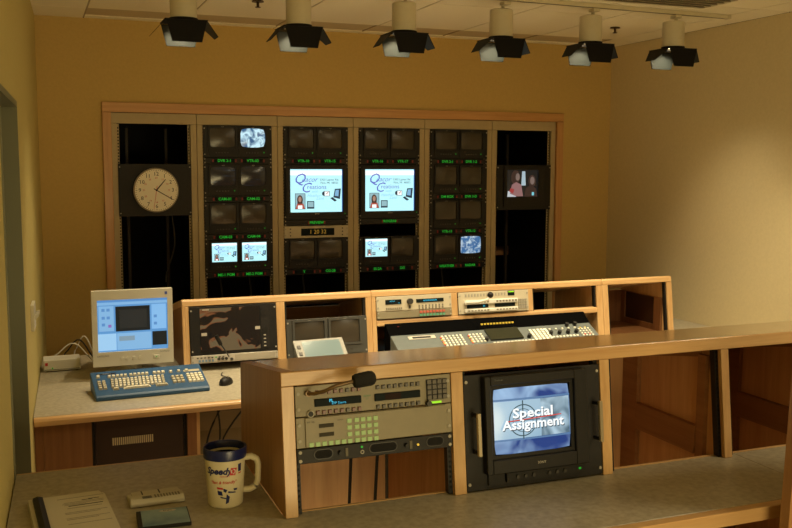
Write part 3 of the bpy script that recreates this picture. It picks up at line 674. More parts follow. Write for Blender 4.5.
MB().cyl((.045, -.03, .068), .012, .026, 'y', 12).build('microphone_socket', white, r)
gooseneck(r, [(.045, -.03, .070), (.085, -.10, .071), (.14, -.12, .085), (.158, -.122, .105)], [(.158, -.118, .094), (.158, -.121, .098), (.158, -.124, .108), (.158, -.125, .12), (.158, -.125, .126)], .008, .0001, white)
MB().lathe([(.0001, -.019), (.012, -.015), (.019, -.002), (.017, .010), (.008, .018), (.0001, .020)], (.158, -.124, .112), 18).build('microphone_head', blk, r, smooth=True)

# --- vision mixer
SX0, SX1 = 1.905, 3.25
sm = thing('vision_mixer', 'wide grey sloping vision mixer covered in small buttons on the console', 'vision mixer', (SX0, 4.74, RZ))
W = SX1-SX0; Zf, Zb, Dp = .025, .182, .32
MB().prism([(0, .001), (0, Zf), (.23, Zf+(Zb-Zf)*.23/Dp), (.23, .001)], 0, W, 'x').build('panel', grey, sm, bevel=.003)
MB().prism([(.2305, .001), (.2305, Zf+(Zb-Zf)*.23/Dp), (.300, .195), (.312, .195), (.312, .001)], -.005, W+.005, 'x').build('rear_bezel', mat('bezel_black', (.003, .003, .003), .9, spec=.0), sm)
a_ = math.atan2(Zb-Zf, Dp); ca, sa = math.cos(a_), math.sin(a_)
Q = lambda x, q, n: (x, q*ca - n*sa, Zf + q*sa + n*ca)
def pads(nm, m, xs, qs, w, l, n=.006, base=.0):
    b = MB()
    for x in xs:
        for q in [.075+.66*q for q in qs]:
            t = ibox(Q, x-w*.4, x+w*.4, q-l*.36, q+l*.36, base, base+n); b.add(t.v, t.f)
    return b.build(nm, m, sm, kind='stuff')
ivory = mat('key_ivory', (.72, .72, .62), .4)
fr = lambda a, n, st: [a+k*st for k in range(n)]
ibox(Q, .10, .27, .205, .235, .0005, .003).build('slot_plate', silver, sm); ibox(Q, .125, .24, .212, .226, .003, .0045).build('slot', blk, sm)
pads('keys', ivory, fr(.31, 6, .024), fr(.075, 5, .033), .015, .018)
pads('keys', ivory, fr(.49, 4, .024), fr(.10, 4, .035), .015, .018)
pads('keys', mat('key_red', (.6, .12, .08), .4), [.298, .478], [.09, .125, .19], .012, .014); pads('keys', mat('key_yellow', (.6, .45, .08), .4), [.298, .478], [.108, .16], .012, .014)
ibox(Q, .60, .82, .140, .245, .0005, .012).build('display', mat('mixer_screen', (.02, .022, .012), .2), sm)
pads('keys', ivory, fr(.615, 14, .0235), [.06], .017, .02)
pads('keys', ivory, fr(.90, 5, .026), fr(.075, 5, .033), .021, .024)
kn = MB()
for x, q in [(x, q) for x in (1.02, 1.08, 1.14, 1.20) for q in (.165,)] + [(.575, .15), (.862, .15), (1.17, .235), (1.23, .24)]:
    b = MB().cyl((0, 0, 0), .012, .022, 'z', 12); kn.add([Q(x+v[0], q+v[1], v[2]) for v in b.v], b.f)
kn.build('knobs', blk, sm, kind='stuff')
pads('keys', ivory, fr(1.0, 9, .024), [.085], .016, .018); pads('keys', ivory, fr(.99, 6, .045), [.205], .014, .014)
pads('keys', ivory, fr(1.235, 4, .022), fr(.08, 4, .033), .013, .015); pads('keys', mat('key_red', (1, 0, 0)), [1.25, 1.285], [.095], .013, .014); pads('keys', mat('key_yellow', (1, 0, 0)), [1.25, 1.285], [.195], .013, .014)
bz = MB(); 
for k in range(11): bz.box(.60+k*.021, .612+k*.021, .258, .264, .160, .170)
bz.build('indicator_row', gY, sm, kind='stuff')
B(.06, .07, .27, .275, .18, .184).build('indicator', gR, sm)

# --- computer monitor
cm = thing('computer_monitor', 'cream tube computer monitor with a blue editing screen on the desk', 'monitor', (.467, 5.0, RZ))
w2 = .205; z0, z1 = .075, .472
bz = MB(); ix, iz0, iz1 = .178, z0+.075, z1-.048
ix0, ix1 = -.178, .178
prof = [(-w2, ix0, z0, z1), (ix1, w2, z0, z1), (ix0, ix1, z0, iz0), (ix0, ix1, iz1, z1)]
for q in prof: bz.box(q[0], q[1], -.012, .03, q[2], q[3])
bz.build('front_bezel', cream, cm)
fs_ = []
for y, hw, za, zb in ((.03, w2-.004, z0+.006, z1-.006), (.14, w2-.012, z0+.012, z1-.022), (.38, .12, z0+.03, z1-.13)): fs_ += [(-hw, y, za), (hw, y, za), (hw, y, zb), (-hw, y, zb)]
MB().add(fs_, [(0, 1, 2, 3), (11, 10, 9, 8)] + [(4*k+i, 4*k+(i+1) % 4, 4*k+4+(i+1) % 4, 4*k+4+i) for k in (0, 1) for i in range(4)]).build('case', cream, cm, bevel=.006)
scb = glow('screen_blue', (.12, .34, .68), .85)
sc_ = MB().bulge(ix0-.002, ix1+.002, iz0-.002, iz1+.002, .002, .005, 8).build('screen', scb, cm, smooth=True)
uw, uh = ix1-ix0, iz1-iz0
def ui(nm, a, b_, c, d, m, lift=.0): 
    B(ix0+a*uw, ix0+b_*uw, -.0052-lift, -.0048-lift, iz0+c*uh, iz0+d*uh).build(nm, m, sc_)
lt, lt2, dkb, ubl = glow('ui_light', (.24, .50, .82), .85), glow('ui_pale', (.34, .62, .92), .9), glow('ui_dark', (.012, .018, .02), .5), glow('ui_mid', (.10, .28, .62), .9)
ui('title_bar', 0, 1, .955, 1, ubl); ui('toolbar', .0, 1, .90, .95, lt)
ui('clip_bin', .02, .23, .40, .88, lt); ui('viewer', .255, .745, .385, .865, dkb); ui('viewer_frame', .31, .70, .44, .80, glow('ui_dark2', (.03, .035, .035), .5), .0005)
ui('bin_panel', .0, .26, .03, .35, lt2); ui('timeline', .27, .76, .03, .35, lt); ui('clip', .30, .52, .20, .29, glow('ui_grey', (.22, .33, .42), .9), .0005); ui('preview', .775, .985, .08, .35, dkb)
ui('side_list', .77, .98, .40, .88, glow('ui_side', (.22, .48, .82), .95))
for a, c in ((.06, .78), (.13, .78), (.06, .63), (.13, .63), (.06, .50), (.15, .47), (.80, .62), (.80, .48)): ui('thumbnail', a, a+.045, c, c+.055, ubl if c != .47 else glow('ui_purple', (.3, .15, .55), .8), .0006)
for k, x in enumerate((-.06, -.035, 0, .03)): MB().cyl((x, -.017, z0+.038), .008, .006, 'y', 12).build('button', cream, cm)
B(.10, .13, -.016, -.012, z0+.028, z0+.046).build('power_button', cream, cm, bevel=.002); MB().cyl((.115, -.0185, z0+.037), .003, .003, 'y', 8).build('power_light', gG, cm)
text(cm, 'SAMSUNG', .013, (-.155, -.0125, z0+.055), mat('logo_grey', (.15, .15, .14), .5)); text(cm, 'SyncMaster', .011, (.16, -.0125, z0+.062), MATS['logo_grey'])
B(.165, .178, -.0128, -.012, z1-.03, z1-.015).build('badge', glow('badge_blue', (.1, .15, .4), .3), cm)
MB().lathe([(.0001, 0), (.13, 0), (.135, .008), (.12, .018), (.06, .03), (.05, .10), (.0001, .10)], (0, .16, 0), 28).build('swivel_base', cream, cm, smooth=True)
# --- keyboard
kx0, kx1, kd, kh = 0, .545, .245, .092
kb = thing('keyboard', 'wide blue editing keyboard with cream keys, tilted towards the operator', 'keyboard', (.247, 4.55, RZ), math.radians(3.0))
MB().prism([(0, .001), (0, .018), (.01, .026), (kd, kh), (kd, .001)], kx0, kx1, 'x').build('case', blue, kb, bevel=.004)
ak = math.atan2(kh-.026, kd-.01)
KP = lambda x, q, n: (x, .01 + q*math.cos(ak) - n*math.sin(ak), .026 + q*math.sin(ak) + n*math.cos(ak))
kme = MB().add([(-.5, -.5, 0), (.5, -.5, 0), (.5, .5, 0), (-.5, .5, 0), (-.38, -.38, 1), (.38, -.38, 1), (.38, .38, 1), (-.38, .38, 1)],
               [(3, 2, 1, 0), (4, 5, 6, 7), (0, 1, 5, 4), (1, 2, 6, 5), (2, 3, 7, 6), (3, 0, 4, 7)]).mesh('key', mat('key_cream', (.66, .62, .48), .45))
kme2 = kme.copy(); kme2.materials.clear(); kme2.materials.append(mat('key_tan', (.45, .41, .29), .45))
def key(x, q, w=.0165, l=.0165, me=kme): inst('key', me, kb, KP(x, q, 0), (ak, 0, 0), (w, l, .009))
for k in range(10): key(.085+k*.0195+(.006 if k > 4 else 0), .178, .016, .02)
for k in range(3): key(.305+k*.021, .178, .018, .02)
key(.032, .185, .018, .02); key(.385, .175); key(.425, .175); key(.465, .175)
for k in range(2):
    for j in range(4): key(.03+k*.022, .065+j*.021+.0, .018, .017, kme2)
for j in range(4):
    for k in range(14): key(.088+k*.0188+j*.0015, .072+j*.0215, .0155, .0175, kme2 if k in (0, 13) else kme)
key(.20, .05, .13, .016); key(.10, .05, .03, .016, kme2); key(.32, .05, .06, .016, kme2)
for k in range(3):
    for j in range(3): key(.385+k*.021, .065+j*.026, .018, .018, kme2)
for k in range(4):
    for j in range(4): key(.462+k*.020, .060+j*.0225, .0175, .019)
ibox(KP, .03, .12, .205, .22, .0003, .001).build('badge', blk, kb); ibox(KP, .45, .53, .165, .185, .0003, .001).build('badge_plate', mat('key_tan', (1, 0, 0)), kb)
text(kb, 'CHYRON', .010, KP(.075, .2125, .0016), silver, rot=(ak-math.pi/2, 0, 0))
# --- mouse
ms = thing('computer_mouse', 'small black computer mouse with its cord beside the blue keyboard', 'mouse', (.895, 4.70, RZ), math.radians(-35))
b = MB(); n = 16
rings = [(.0, 1.0), (.014, 1.0), (.026, .86), (.034, .58), (.037, .0001)]
b.lathe([(max(s_*.03, .0001), z) for z, s_ in rings], n=20)
b.v = [(x, y*1.75, z*(1-.18*(y/.03))) for x, y, z in b.v]
b.build('body', blk, ms, smooth=True)
B(-.002, .002, .018, .034, .030, .037).build('wheel', silver, ms)
MB().tube([(0, .05, .012), (-.01, .09, .006), (-.06, .13, .005), (-.10, .16, .005), (-.12, .22, .005)], .0025, 6).build('cord', cable, ms, smooth=True)
# --- small modem box and its cables
md = thing('modem', 'small white modem with a green light on the desk against the left wall', 'modem', (.022, 5.30, RZ), 0)
B(0, .19, 0, .13, .006, .066).build('case', white, md, bevel=.004); 
for x in (.02, .17): 
    for y in (.02, .11): MB().cyl((x, y, 0), .008, .007, n=10).build('foot', char, md)
MB().cyl((.045, -.003, .022), .004, .004, 'y', 8).build('power_light', gG, md); B(.008, .022, -.001, 0, .036, .052).build('logo', red, md)
B(.004, .186, -.0012, 0, .012, .015).build('seam', MATS['logo_grey'], md)
for k, (a, sg) in enumerate(((.04, .04), (.10, .06), (.16, .02))):
    pts = [(a+.022+(.30-a)*t, 5.45+.05*k+.015*math.sin(t*5), RZ+.006+(.09+.01*k)*math.sin(math.pi*min(1, t*1.05))**2+.05*(1-t)*(t > 0)) for t in [i/12 for i in range(13)]]
    m_ = (white, cable, white)[k]
    tag(MB().tube(pts, .004, 6).build('cable', m_, smooth=True), ('white cable arching from the modem towards the computer monitor', 'black cable looping between the modem and the computer monitor', 'short white cable behind the modem beside the computer monitor')[k], 'cable')

# ================================================================== near console
FZ = E-.995; FY = 2.474; FL = .115; FB = 3.06; FTF = E-.585; FTB = E-.664
def yF(z): return FY + FL*(z-FZ) - .004
fd = thing('console_desk', 'wide grey laminate desk with a square wood edge, carrying the mug and papers', 'desk', (0, 0, 0))
MB().prism([(xl(2.09)+.003, 2.095), (2.235, 2.095), (2.235, 2.503), (.631, 2.503), (.631, 3.135), (xl(3.135)+.003, 3.135)], FZ-.03, FZ, 'z').build('worktop', lam, fd, bevel=.0015, seg=1)
MB().prism([(2.2365, 2.095), (3.2, 2.095), (3.2, 2.503), (2.2365, 2.503)], FZ-.03, FZ, 'z').build('worktop', lam, fd, bevel=.0015, seg=1)
B(xl(2.07)+.004, 3.2, 2.06, 2.0945, FZ-.042, FZ-.0005).build('wood_edge', wx, fd, bevel=.003)
B(xl(3.14)+.004, .631, 3.1355, 3.145, FZ-.032, FZ-.0005).build('rear_wood_edge', wx, fd)
B(xl(3.1)+.004, 3.2, 3.09, 3.12, .146, FZ-.033).build('modesty_panel', px_, fd)
for x in (.0, .40): B(x, x+.04, 2.4, 3.079, .146, FZ-.033).build('support_panel', pz, fd)
hf = thing('console_hutch', 'near maple hutch with open rack bays and a glossy sloping top', 'hutch', (0, 0, 0))
HX0, HX1 = .632, 3.2
MB().prism([(yF(FTF-.039), FTF-.039), (FB, FTB-.039), (FB, FTB), (yF(FTF), FTF)], .6685, HX1, 'x').build('top', topw, hf, bevel=.003)
MB().prism([(yF(FTF-.04)-.006, FTF-.040), (yF(FTF-.04)-.0005, FTF-.040), (yF(FTF)-.0005, FTF-.001), (yF(FTF)-.006, FTF-.001)], HX0, HX1, 'x').build('front_rail', wx, hf, bevel=.0015, seg=1)
def fpart(x0, x1, nm='divider'):
    end = nm == 'side_panel'; zt, zk, zb = (FTF, FTB, FZ+.001) if end and x0 < 1 else (FTF-.040, FTB-.040, .146)
    if not end or x0 > 1:
        o = MB().prism([(FY+.031, .146), (FB, .146), (FB, zk), (yF(zt)+.004, zt), (FY+.004, FZ+.001), (FY+.031, FZ+.001)], x0, x1, 'x').build(nm, pz, hf)
    else: o = MB().prism([(FY, zb), (FB, zb), (FB, zk), (yF(zt)+.004, zt)], x0, x1, 'x').build(nm, pz, hf)
    z1 = FTF-.041
    MB().prism([(FY-.010, FZ+.001), (FY-.0005, FZ+.001), (yF(z1)+.0035, z1), (yF(z1)-.006, z1)], x0, x1, 'x').build('edge_strip', wz, hf, bevel=.001, seg=1); return o
endm = wood('end_panel_wood', (.34, .165, .055), (.46, .245, .09), 'z', .45, .1)
for k, (a, b_) in enumerate(((.632, .668), (1.156, 1.195), (1.682, 1.718), (2.168, 2.200), (2.660, 2.70), (3.165, 3.2))):
    o = fpart(a, b_, 'side_panel' if k in (0, 5) else 'divider')
    if k == 0: o.data.materials.clear(); o.data.materials.append(endm)
bays = ((.668, 1.156), (1.195, 1.682), (1.718, 2.168), (2.2, 2.66), (2.70, 3.165))
for a, b_ in bays:
    B(a+.0005, b_-.0005, FB-.02, FB, .146, FTB-.042).build('back_panel', pz, hf)
    B(a+.0005, b_-.0005, 2.5035, 2.513, FZ-.03, FZ+.002).build('sill_strip', wx, hf)
    for q in (a+.0006, b_-.0146):
        MB().prism([(FY+.006, FZ+.003), (FY+.03, FZ+.003), (yF(FTF-.045)+.034, FTF-.045), (yF(FTF-.045)+.010, FTF-.045)], q, q+.014, 'x').build('rack_rail', blk, hf)
        hb = MB()
        for k in range(22): hb.box(q+.004, q+.010, yF(FZ+.02+k*.0152)+.0092, yF(FZ+.02+k*.0152)+.0102, FZ+.02+k*.0152, FZ+.027+k*.0152)
        hb.build('rail_holes', mat('hole', (.0005, .0005, .0005), .9), hf, kind='stuff')
darkw = wood('brace_wood', (.27, .115, .04), (.37, .175, .065), 'y', .5, .1)
for a, b_ in bays[1:]:           # frame boards on the right-hand inner face of each bay
    if b_ < 1.7: continue
    x0, x1 = b_-.014, b_-.0006
    B(x0-.004, x1, FY+.085, FY+.125, .147, FTF-.072).build('post', darkw, hf)
    B(x0-.004, x1, 2.945, FB-.021, .147, FTB-.043).build('post', darkw, hf)
    B(x0-.010, x1, FY+.126, 2.944, E-1.015, E-.915).build('brace', darkw, hf)
    MB().prism([(FY+.126, FTF-.082), (2.944, FTB-.065), (2.944, FTB-.043), (FY+.126, FTF-.061)], x0, x1, 'x').build('brace', darkw, hf)
    B(a+.001, a+.30, FB-.034, FB-.0205, .147, FTB-.043).build('back_post', pz, hf)
    MB().cyl((a+.31, FB-.05, FZ+.18), .016, .028, 'y', 10).build('cable_clip', blk, hf)

# --- near intercom
UX = .671; UY = yF
r, h = unit('intercom_panel', 'olive intercom station with a thick gooseneck microphone in the near hutch', 'intercom', UX, UY, E-.627, 2, beige2, .25, lean=FL)
z0 = -(h-.0)  # local z: bottom of the unit is z=0; measured values are relative to the desk
off = (E-.627-h)-(E-.994)
L = lambda v: v-off
for a, b_, t in ((.056, .197, 1), (.238, .3825, 0)):
    d = B(a, b_, -.010, -.005, L(.3045), L(.326)).build('display', dispm, r, bevel=.002)
    if t: text(d, 'PL', .012, (.105, -.0106, L(.319)), gC, bold=.0004); text(d, 'EFP Sierra', .0105, (.128, -.0106, L(.311)), gC)
    else: B(.27, .32, -.0106, -.010, L(.3065), L(.324)).build('tinted_window', mat('tint', (.02, .008, .006), .5, spec=.1), d)
bme = MB().add([(-.0062, 0, -.0062), (.0062, 0, -.0062), (.0062, 0, .0062), (-.0062, 0, .0062), (-.0045, -.007, -.0045), (.0045, -.007, -.0045), (.0045, -.007, .0045), (-.0045, -.007, .0045)],
      [(0, 1, 2, 3), (4, 5, 6, 7), (0, 1, 5, 4), (1, 2, 6, 5), (2, 3, 7, 6), (3, 0, 4, 7)])
bm1 = bme.mesh('button', mat('button_mauve', (.20, .11, .11), .4)); bm2 = bme.mesh('button', mat('button_slate', (.10, .095, .09), .4))
for k in range(8):
    for z in (.3447, .2874):
        inst('button', bm1 if k != 5 else bm2, r, (.0655+k*.0179, -.005, L(z))); inst('button', bm2, r, (.2485+k*.0181, -.005, L(z)))
kpad = B(.403, .470, -.008, -.005, L(.2935), L(.354)).build('keypad', blk, r)
kk = B(-.0062, .0062, -.004, 0, -.0058, .0058).mesh('key', mat('key_dark_grey', (.11, .10, .08), .4))
for i in range(4):
    for j in range(4): inst('key', kk, kpad, (.4115+i*.0165, -.008, L(.301)+j*.0152))
B(.416, .451, -.0065, -.005, L(.2815), L(.2875)).build('bar_meter', gLime, r)
MB().cyl((.406, -.022, L(.284)), .008, .017, 'y', 16).build('knob', char, r, smooth=True)
MB().cyl((.0429, -.012, L(.286)), .0105, .007, 'y', 20).build('socket_ring', chrome, r); MB().cyl((.0429, -.0135, L(.286)), .0075, .003, 'y', 16).build('socket', blk, r)
text(r, 'ADAM', .008, (.216, -.0055, L(.322)), mat('print_green', (.05, .22, .10), .5)); text(r, 'CS', .007, (.216, -.0055, L(.314)), MATS['print_green'])
mk = mat('gooseneck_bronze', (.16, .10, .045), .35, .4)
MB().cyl((.0367, -.02, L(.345)), .009, .016, 'y', 14).build('microphone_socket', mk, r)
gn = MB().tube([(.0367, -.02, L(.345)), (.045, -.05, L(.348)), (.065, -.08, L(.357)), (.095, -.09, L(.370)), (.135, -.09, L(.377)), (.155, -.09, L(.380))], .0055, 10).build('gooseneck', mk, r, smooth=True)
mh = MB(); ax = Vector((1, 0, .11)).normalized(); c0 = Vector((.146, -.09, L(.378)))
prof = [(0, .010), (.003, .0175), (.010, .0205), (.050, .0215), (.060, .0195), (.066, .013), (.068, .002)]
vs = []; nn = 18
up = Vector((0, 0, 1)); u = ax.cross(up).normalized(); w = u.cross(ax)
for t, rr in prof:
    for k in range(nn):
        g_ = 2*math.pi*k/nn; vs.append(c0+ax*t+u*rr*math.cos(g_)+w*rr*math.sin(g_))
m_ = len(prof)
mh.add(vs, [(i*nn+k, i*nn+(k+1) % nn, (i+1)*nn+(k+1) % nn, (i+1)*nn+k) for i in range(m_-1) for k in range(nn)] + [tuple(range(nn)), tuple(range((m_-1)*nn, m_*nn))])
mh.build('microphone', mat('foam_black', (.010, .010, .009), .9), gn, smooth=True)
# --- router panel
r, h = unit('router_panel', 'olive routing panel with lit lime push buttons under the near intercom', 'control panel', UX, UY, E-.627-2*U_, 2, beige2, .25, lean=FL)
off = (E-.627-4*U_)-(E-.994)
B(.026, .462, -.010, -.005, .003, h-.003).build('cover_plate', beige2, r, bevel=.001, seg=1)
bg = B(-.0058, .0058, -.006, 0, -.0055, .0055).mesh('button', gBtn)
for k in range(6): inst('button', bg, r, (.0413+k*.0193, -.010, L(.199)))
for i, x in enumerate((.1565, .179, .198, .217, .237)):
    for j in range(4): inst('button', bg, r, (x, -.010, L(.1988)+j*.0195))
for z in (.2535, .228): B(.0656, .1096, -.0115, -.010, L(z-.009), L(z)+.002).build('display', mat('lcd_dark', (.05, .045, .03), .5, spec=.1), r)
text(r, 'BPS 1402', .006, (.042, -.0105, L(.263)), ink); text(r, 'STATUS', .005, (.13, -.0105, L(.262)), ink)
# --- audio monitor
r, h = unit('audio_monitor', 'slim black audio panel with three oval speaker grilles in the near hutch', 'speaker', UX, UY, E-.627-4*U_, 1, blk2, .22, lean=FL)
off = (E-.627-5*U_)-(E-.994)
def oval(cx, w, z, hh, nm, m, y0, y1, par):
    pts = [(cx-w/2+hh/2+hh/2*math.cos(t), z+hh/2*math.sin(t)) for t in [math.pi/2+math.pi*k/8 for k in range(9)]] + [(cx+w/2-hh/2+hh/2*math.cos(t), z+hh/2*math.sin(t)) for t in [-math.pi/2+math.pi*k/8 for k in range(9)]]
    return MB().prism(pts, y0, y1, 'y').build(nm, m, par)
for cx, w in ((.0775, .057), (.260, .088), (.4255, .057)):
    oval(cx, w, .024, .029, 'grille_rim', char, -.007, -.005, r); oval(cx, w-.005, .024, .024, 'speaker_grille', mat('grille_black', (.003, .003, .003), .9), -.0078, -.007, r)
for x in (.127, .332): MB().cyl((x, -.017, .022), .0062, .012, 'y', 14).build('knob', blk, r, smooth=True)
for x in (.147, .347): B(x-.004, x+.004, -.0075, -.005, .010, .034).build('level_meter', mat('meter_olive', (.10, .085, .045), .5), r)
MB().cyl((.1935, -.008, .032), .0032, .003, 'y', 10).build('power_light', gG, r); MB().cyl((.370, -.008, .020), .0035, .003, 'y', 10).build('status_light', gY, r)
MB().cyl((.194, -.008, .0175), .006, .003, 'y', 14).build('headphone_ring', chrome, r); MB().cyl((.194, -.0088, .0175), .0035, .001, 'y', 10).build('headphone_socket', blk, r)
# --- cables in the near bay
for k, (pts, lb) in enumerate((([(.99, 2.86, 1.06), (.99, 2.87, 1.0), (.965, 2.88, .94), (.955, 2.88, FZ-.2)], 'straight black cable hanging at the left of three under the speaker panel'),
        ([(1.01, 2.80, 1.06), (1.03, 2.82, 1.0), (1.045, 2.84, .95), (1.035, 2.85, FZ-.2)], 'bowed black cable hanging between two others under the speaker panel'),
        ([(1.13, 2.82, 1.06), (1.10, 2.83, 1.02), (1.08, 2.85, .95), (1.085, 2.86, FZ-.2)], 'grey cable hanging nearest the tube monitor under the speaker panel'))):
    P3 = [Vector(p) for p in pts]; out = []
    for i in range(len(P3)-1):
        for t in range(5): out.append(P3[i].lerp(P3[i+1], t/5))
    out.append(P3[-1])
    tag(MB().tube(out, .0055, 6).build('cable', cable if k < 2 else mat('cable_grey2', (.05, .045, .035), .5), smooth=True), lb, 'cable')

# --- near tube monitor "Special Assignment"
r, h = unit('broadcast_monitor', 'large black tube monitor showing the words Special Assignment in the near hutch', 'monitor', 1.2075, UY, FZ+8*U_+.006, 8, blk2, .42, lean=FL)
r.location = (1.196, yF(FZ), FZ+.004)
bz = MB(); bx0, bx1, bz0, bz1 = .058, .418, .05, h-.008
ix0, ix1, iz0, iz1 = .090, .360, .104, h-.048
fo = -.035
def frm(b, o, i, y0, y1):
    for q in ((o[0], i[0], o[2], o[3]), (i[1], o[1], o[2], o[3]), (i[0], i[1], o[2], i[2]), (i[0], i[1], i[3], o[3])): b.box(q[0], q[1], y0, y1, q[2], q[3])
    return b
frm(bz, (bx0, bx1, bz0, bz1), (ix0-.012, ix1+.012, iz0-.012, iz1+.012), fo, -.0052).build('bezel', blk, r, bevel=.002, seg=1)
frm(MB(), (ix0-.0118, ix1+.0118, iz0-.0118, iz1+.0118), (ix0, ix1, iz0, iz1), fo+.012, fo+.018).build('screen_surround', blk, r)
cs = screenmat('crt_picture', (.02, .06, .26), (.40, .62, .90), 9, .85, (.36, .66), .6)
s = MB().bulge(ix0-.002, ix1+.002, iz0-.002, iz1+.002, fo+.016, .010, 12, .035).build('screen', cs, r, smooth=True)
W_, H_ = ix1-ix0, iz1-iz0; yS = fo+.0055
PX = lambda u: ix0+u*W_
PZ = lambda v: iz0+v*H_
def flat(nm, pts, m, dy): return MB().add([(PX(a), yS-dy, PZ(b)) for a, b in pts], [tuple(range(len(pts)))]).build(nm, m, s)
def drap(nm, a0, a1, b0, b1, m, dy, n=8):
    vs = [(PX(a0+(a1-a0)*i/n), fo+.016-.010*(1-(2*(a0+(a1-a0)*i/n)-1)**2)*(1-(2*(b0+(b1-b0)*j/n)-1)**2)**.8-dy, PZ(b0+(b1-b0)*j/n)) for j in range(n+1) for i in range(n+1)]
    return MB().add(vs, [(j*(n+1)+i, j*(n+1)+i+1, (j+1)*(n+1)+i+1, (j+1)*(n+1)+i) for j in range(n) for i in range(n)]).build(nm, m, s, smooth=True)
drap('picture_panel', .01, .60, .23, .80, screenmat('crt_panel', (.30, .50, .66), (.55, .76, .90), 5, .85, (.3, .7)), .0006)
drap('picture_panel', .60, .99, .23, .80, screenmat('crt_panel_dark', (.07, .14, .20), (.52, .72, .85), 14, .85, (.40, .66), .8), .0006)
drap('picture_streak', .0, 1, .805, .835, glow('crt_line', (.10, .22, .45), .8), .0008); drap('picture_streak', .0, 1, .20, .225, glow('crt_line', (0, 0, 0)), .0008)
def ring(cu, cv, r0, r1, m, dy, n=40):
    vs = []
    for k in range(n):
        t = 2*math.pi*k/n
        for rr in (r0, r1): vs.append((PX(cu)+rr*math.cos(t), yS-dy, PZ(cv)+rr*math.sin(t)))
    return MB().add(vs, [(2*k, 2*k+1, (2*k+3) % (2*n), (2*k+2) % (2*n)) for k in range(n)]).build('crosshair', m, s)
dk = glow('crt_dark', (.05, .12, .17), .6)
ring(.36, .50, .046, .0495, dk, .001); ring(.36, .50, .034, .036, dk, .001)
flat('crosshair', [(.352, .22), (.368, .22), (.368, .80), (.352, .80)], dk, .001); flat('crosshair', [(.14, .49), (.58, .49), (.58, .505), (.14, .505)], dk, .001)
wt = glow('crt_white', (.88, .95, 1.0), 1.0); sh_ = glow('crt_shadow', (.03, .07, .12), .5)
for dx, dz, m, dy in ((.0025, -.003, sh_, .0012), (0, 0, wt, .0020)):
    text(s, 'Special', .041, (PX(.49)+dx, yS-dy, PZ(.605)+dz), m, bold=.0011, sx=1.28); text(s, 'Assignment', .041, (PX(.49)+dx, yS-dy, PZ(.435)+dz), m, bold=.0011, sx=1.12)
flat('picture_bar', [(.14, .49), (.86, .53), (.86, .545), (.14, .505)], glow('crt_red', (.65, .06, .05), .9), .0016)
text(r, 'SONY', .011, (.245, fo-.0006, .071), silver); text(r, 'Trinitron', .0075, (.105, fo-.0006, h-.020), MATS['logo_grey'])
cp = B(.13, .41, -.020, -.0052, .018, .046).build('control_panel', blk, r)
for k in range(7):
    if k != 3: MB().cyl((.165+k*.028, -.026, .032), .0055, .007, 'y', 12).build('knob', char, cp)
B(.385, .393, -.0215, -.020, .030, .036).build('power_light', gG, cp)
B(.07, .125, -.014, -.0052, .014, .046).build('blank_plate', blk, r)
for x in (.028, RW-.026):
    hd = B(x-.006, x+.006, -.052, -.040, .113, .243).build('handle', mat('handle_alu', (.42, .36, .24), .35, .5), r, bevel=.0015, seg=1)
    for z in (.117, .229): B(x-.004, x+.004, -.0405, -.005, z, z+.010).build('handle_post', blk, hd)

# ------------------------------------------------------------------ things on the near desk
mg = thing('travel_mug', 'cream plastic mug with a navy rim and red and blue print on the near desk', 'mug', (.498, 2.652, FZ), 0)
rb, rt, hm = .0505, .0610, .174
MB().lathe([(.0001, 0), (rb-.004, 0), (rb, .004), (rt-.002, hm-.026), (rt-.002, hm-.022), (.052, hm-.022), (.046, .006), (.0001, .006)], n=40).build('body', mugm, mg, smooth=True)
MB().lathe([(rt-.0018, hm-.030), (rt+.0015, hm-.030), (rt+.0025, hm-.006), (rt+.001, hm), (rt-.003, hm), (rt-.006, hm-.010), (rt-.008, hm-.021), (rt-.0018, hm-.021)], n=40).build('lid_rim', navy, mg, smooth=True)
MB().lathe([(.0001, hm-.030), (.0535, hm-.030), (.0535, hm-.028), (.0001, hm-.028)], n=24).build('drink', mat('coffee', (.005, .006, .015), .9, spec=0), mg)
hp = [(.056, 0, .137), (.076, 0, .139), (.091, 0, .131), (.096, 0, .116), (.094, 0, .066), (.087, 0, .048), (.071, 0, .040), (.052, 0, .040)]
hs = []
for i in range(len(hp)-1):
    for t in range(3): hs.append(Vector(hp[i]).lerp(Vector(hp[i+1]), t/3))
hs.append(Vector(hp[-1]))
hd = MB().tube(hs, .0090, 10); hd.v = [(x, y*1.5, z) for x, y, z in hd.v]
hd.build('handle', mugm, mg, smooth=True, rot=(0, 0, math.radians(-12)))
def wrap(o, ang):        # bend flat print round the mug, centred on the bearing ang
    me = o.data.copy(); o.data = me
    for v in me.vertices:
        z = v.co.z + o.location.z; R_ = rb+(rt-.002-rb)*min(1, z/(hm-.026)) + .0006 - v.co.y*0
        t = math.radians(ang) + (v.co.x+o.location.x)/R_
        v.co = (R_*math.sin(t), -R_*math.cos(t), z)
    o.location = (0, 0, 0)
def mtext(sx, size, x, z, m, shear=0, bold=0):
    wrap(text(mg, sx, size*1.12, (x*1.12, 0, z*1.08), m, shear=shear, bold=bold), -12)
nb = mat('print_navy', (.012, .02, .12), .4)
def mpoly(pts, m, nm='print'):
    me = bpy.data.meshes.new(nm); bm_ = bmesh.new(); bm_.faces.new([bm_.verts.new((a*1.12, 0, b*1.08)) for a, b in pts]); bmesh.ops.triangulate(bm_, faces=bm_.faces)
    bmesh.ops.subdivide_edges(bm_, edges=bm_.edges, cuts=3); bm_.to_mesh(me); bm_.free(); me.materials.append(m)
    o = inst(nm, me, mg, (0, 0, 0)); wrap(o, -12)
mtext('Speedy', .0245, -.018, .105, nb, .25, .0011)
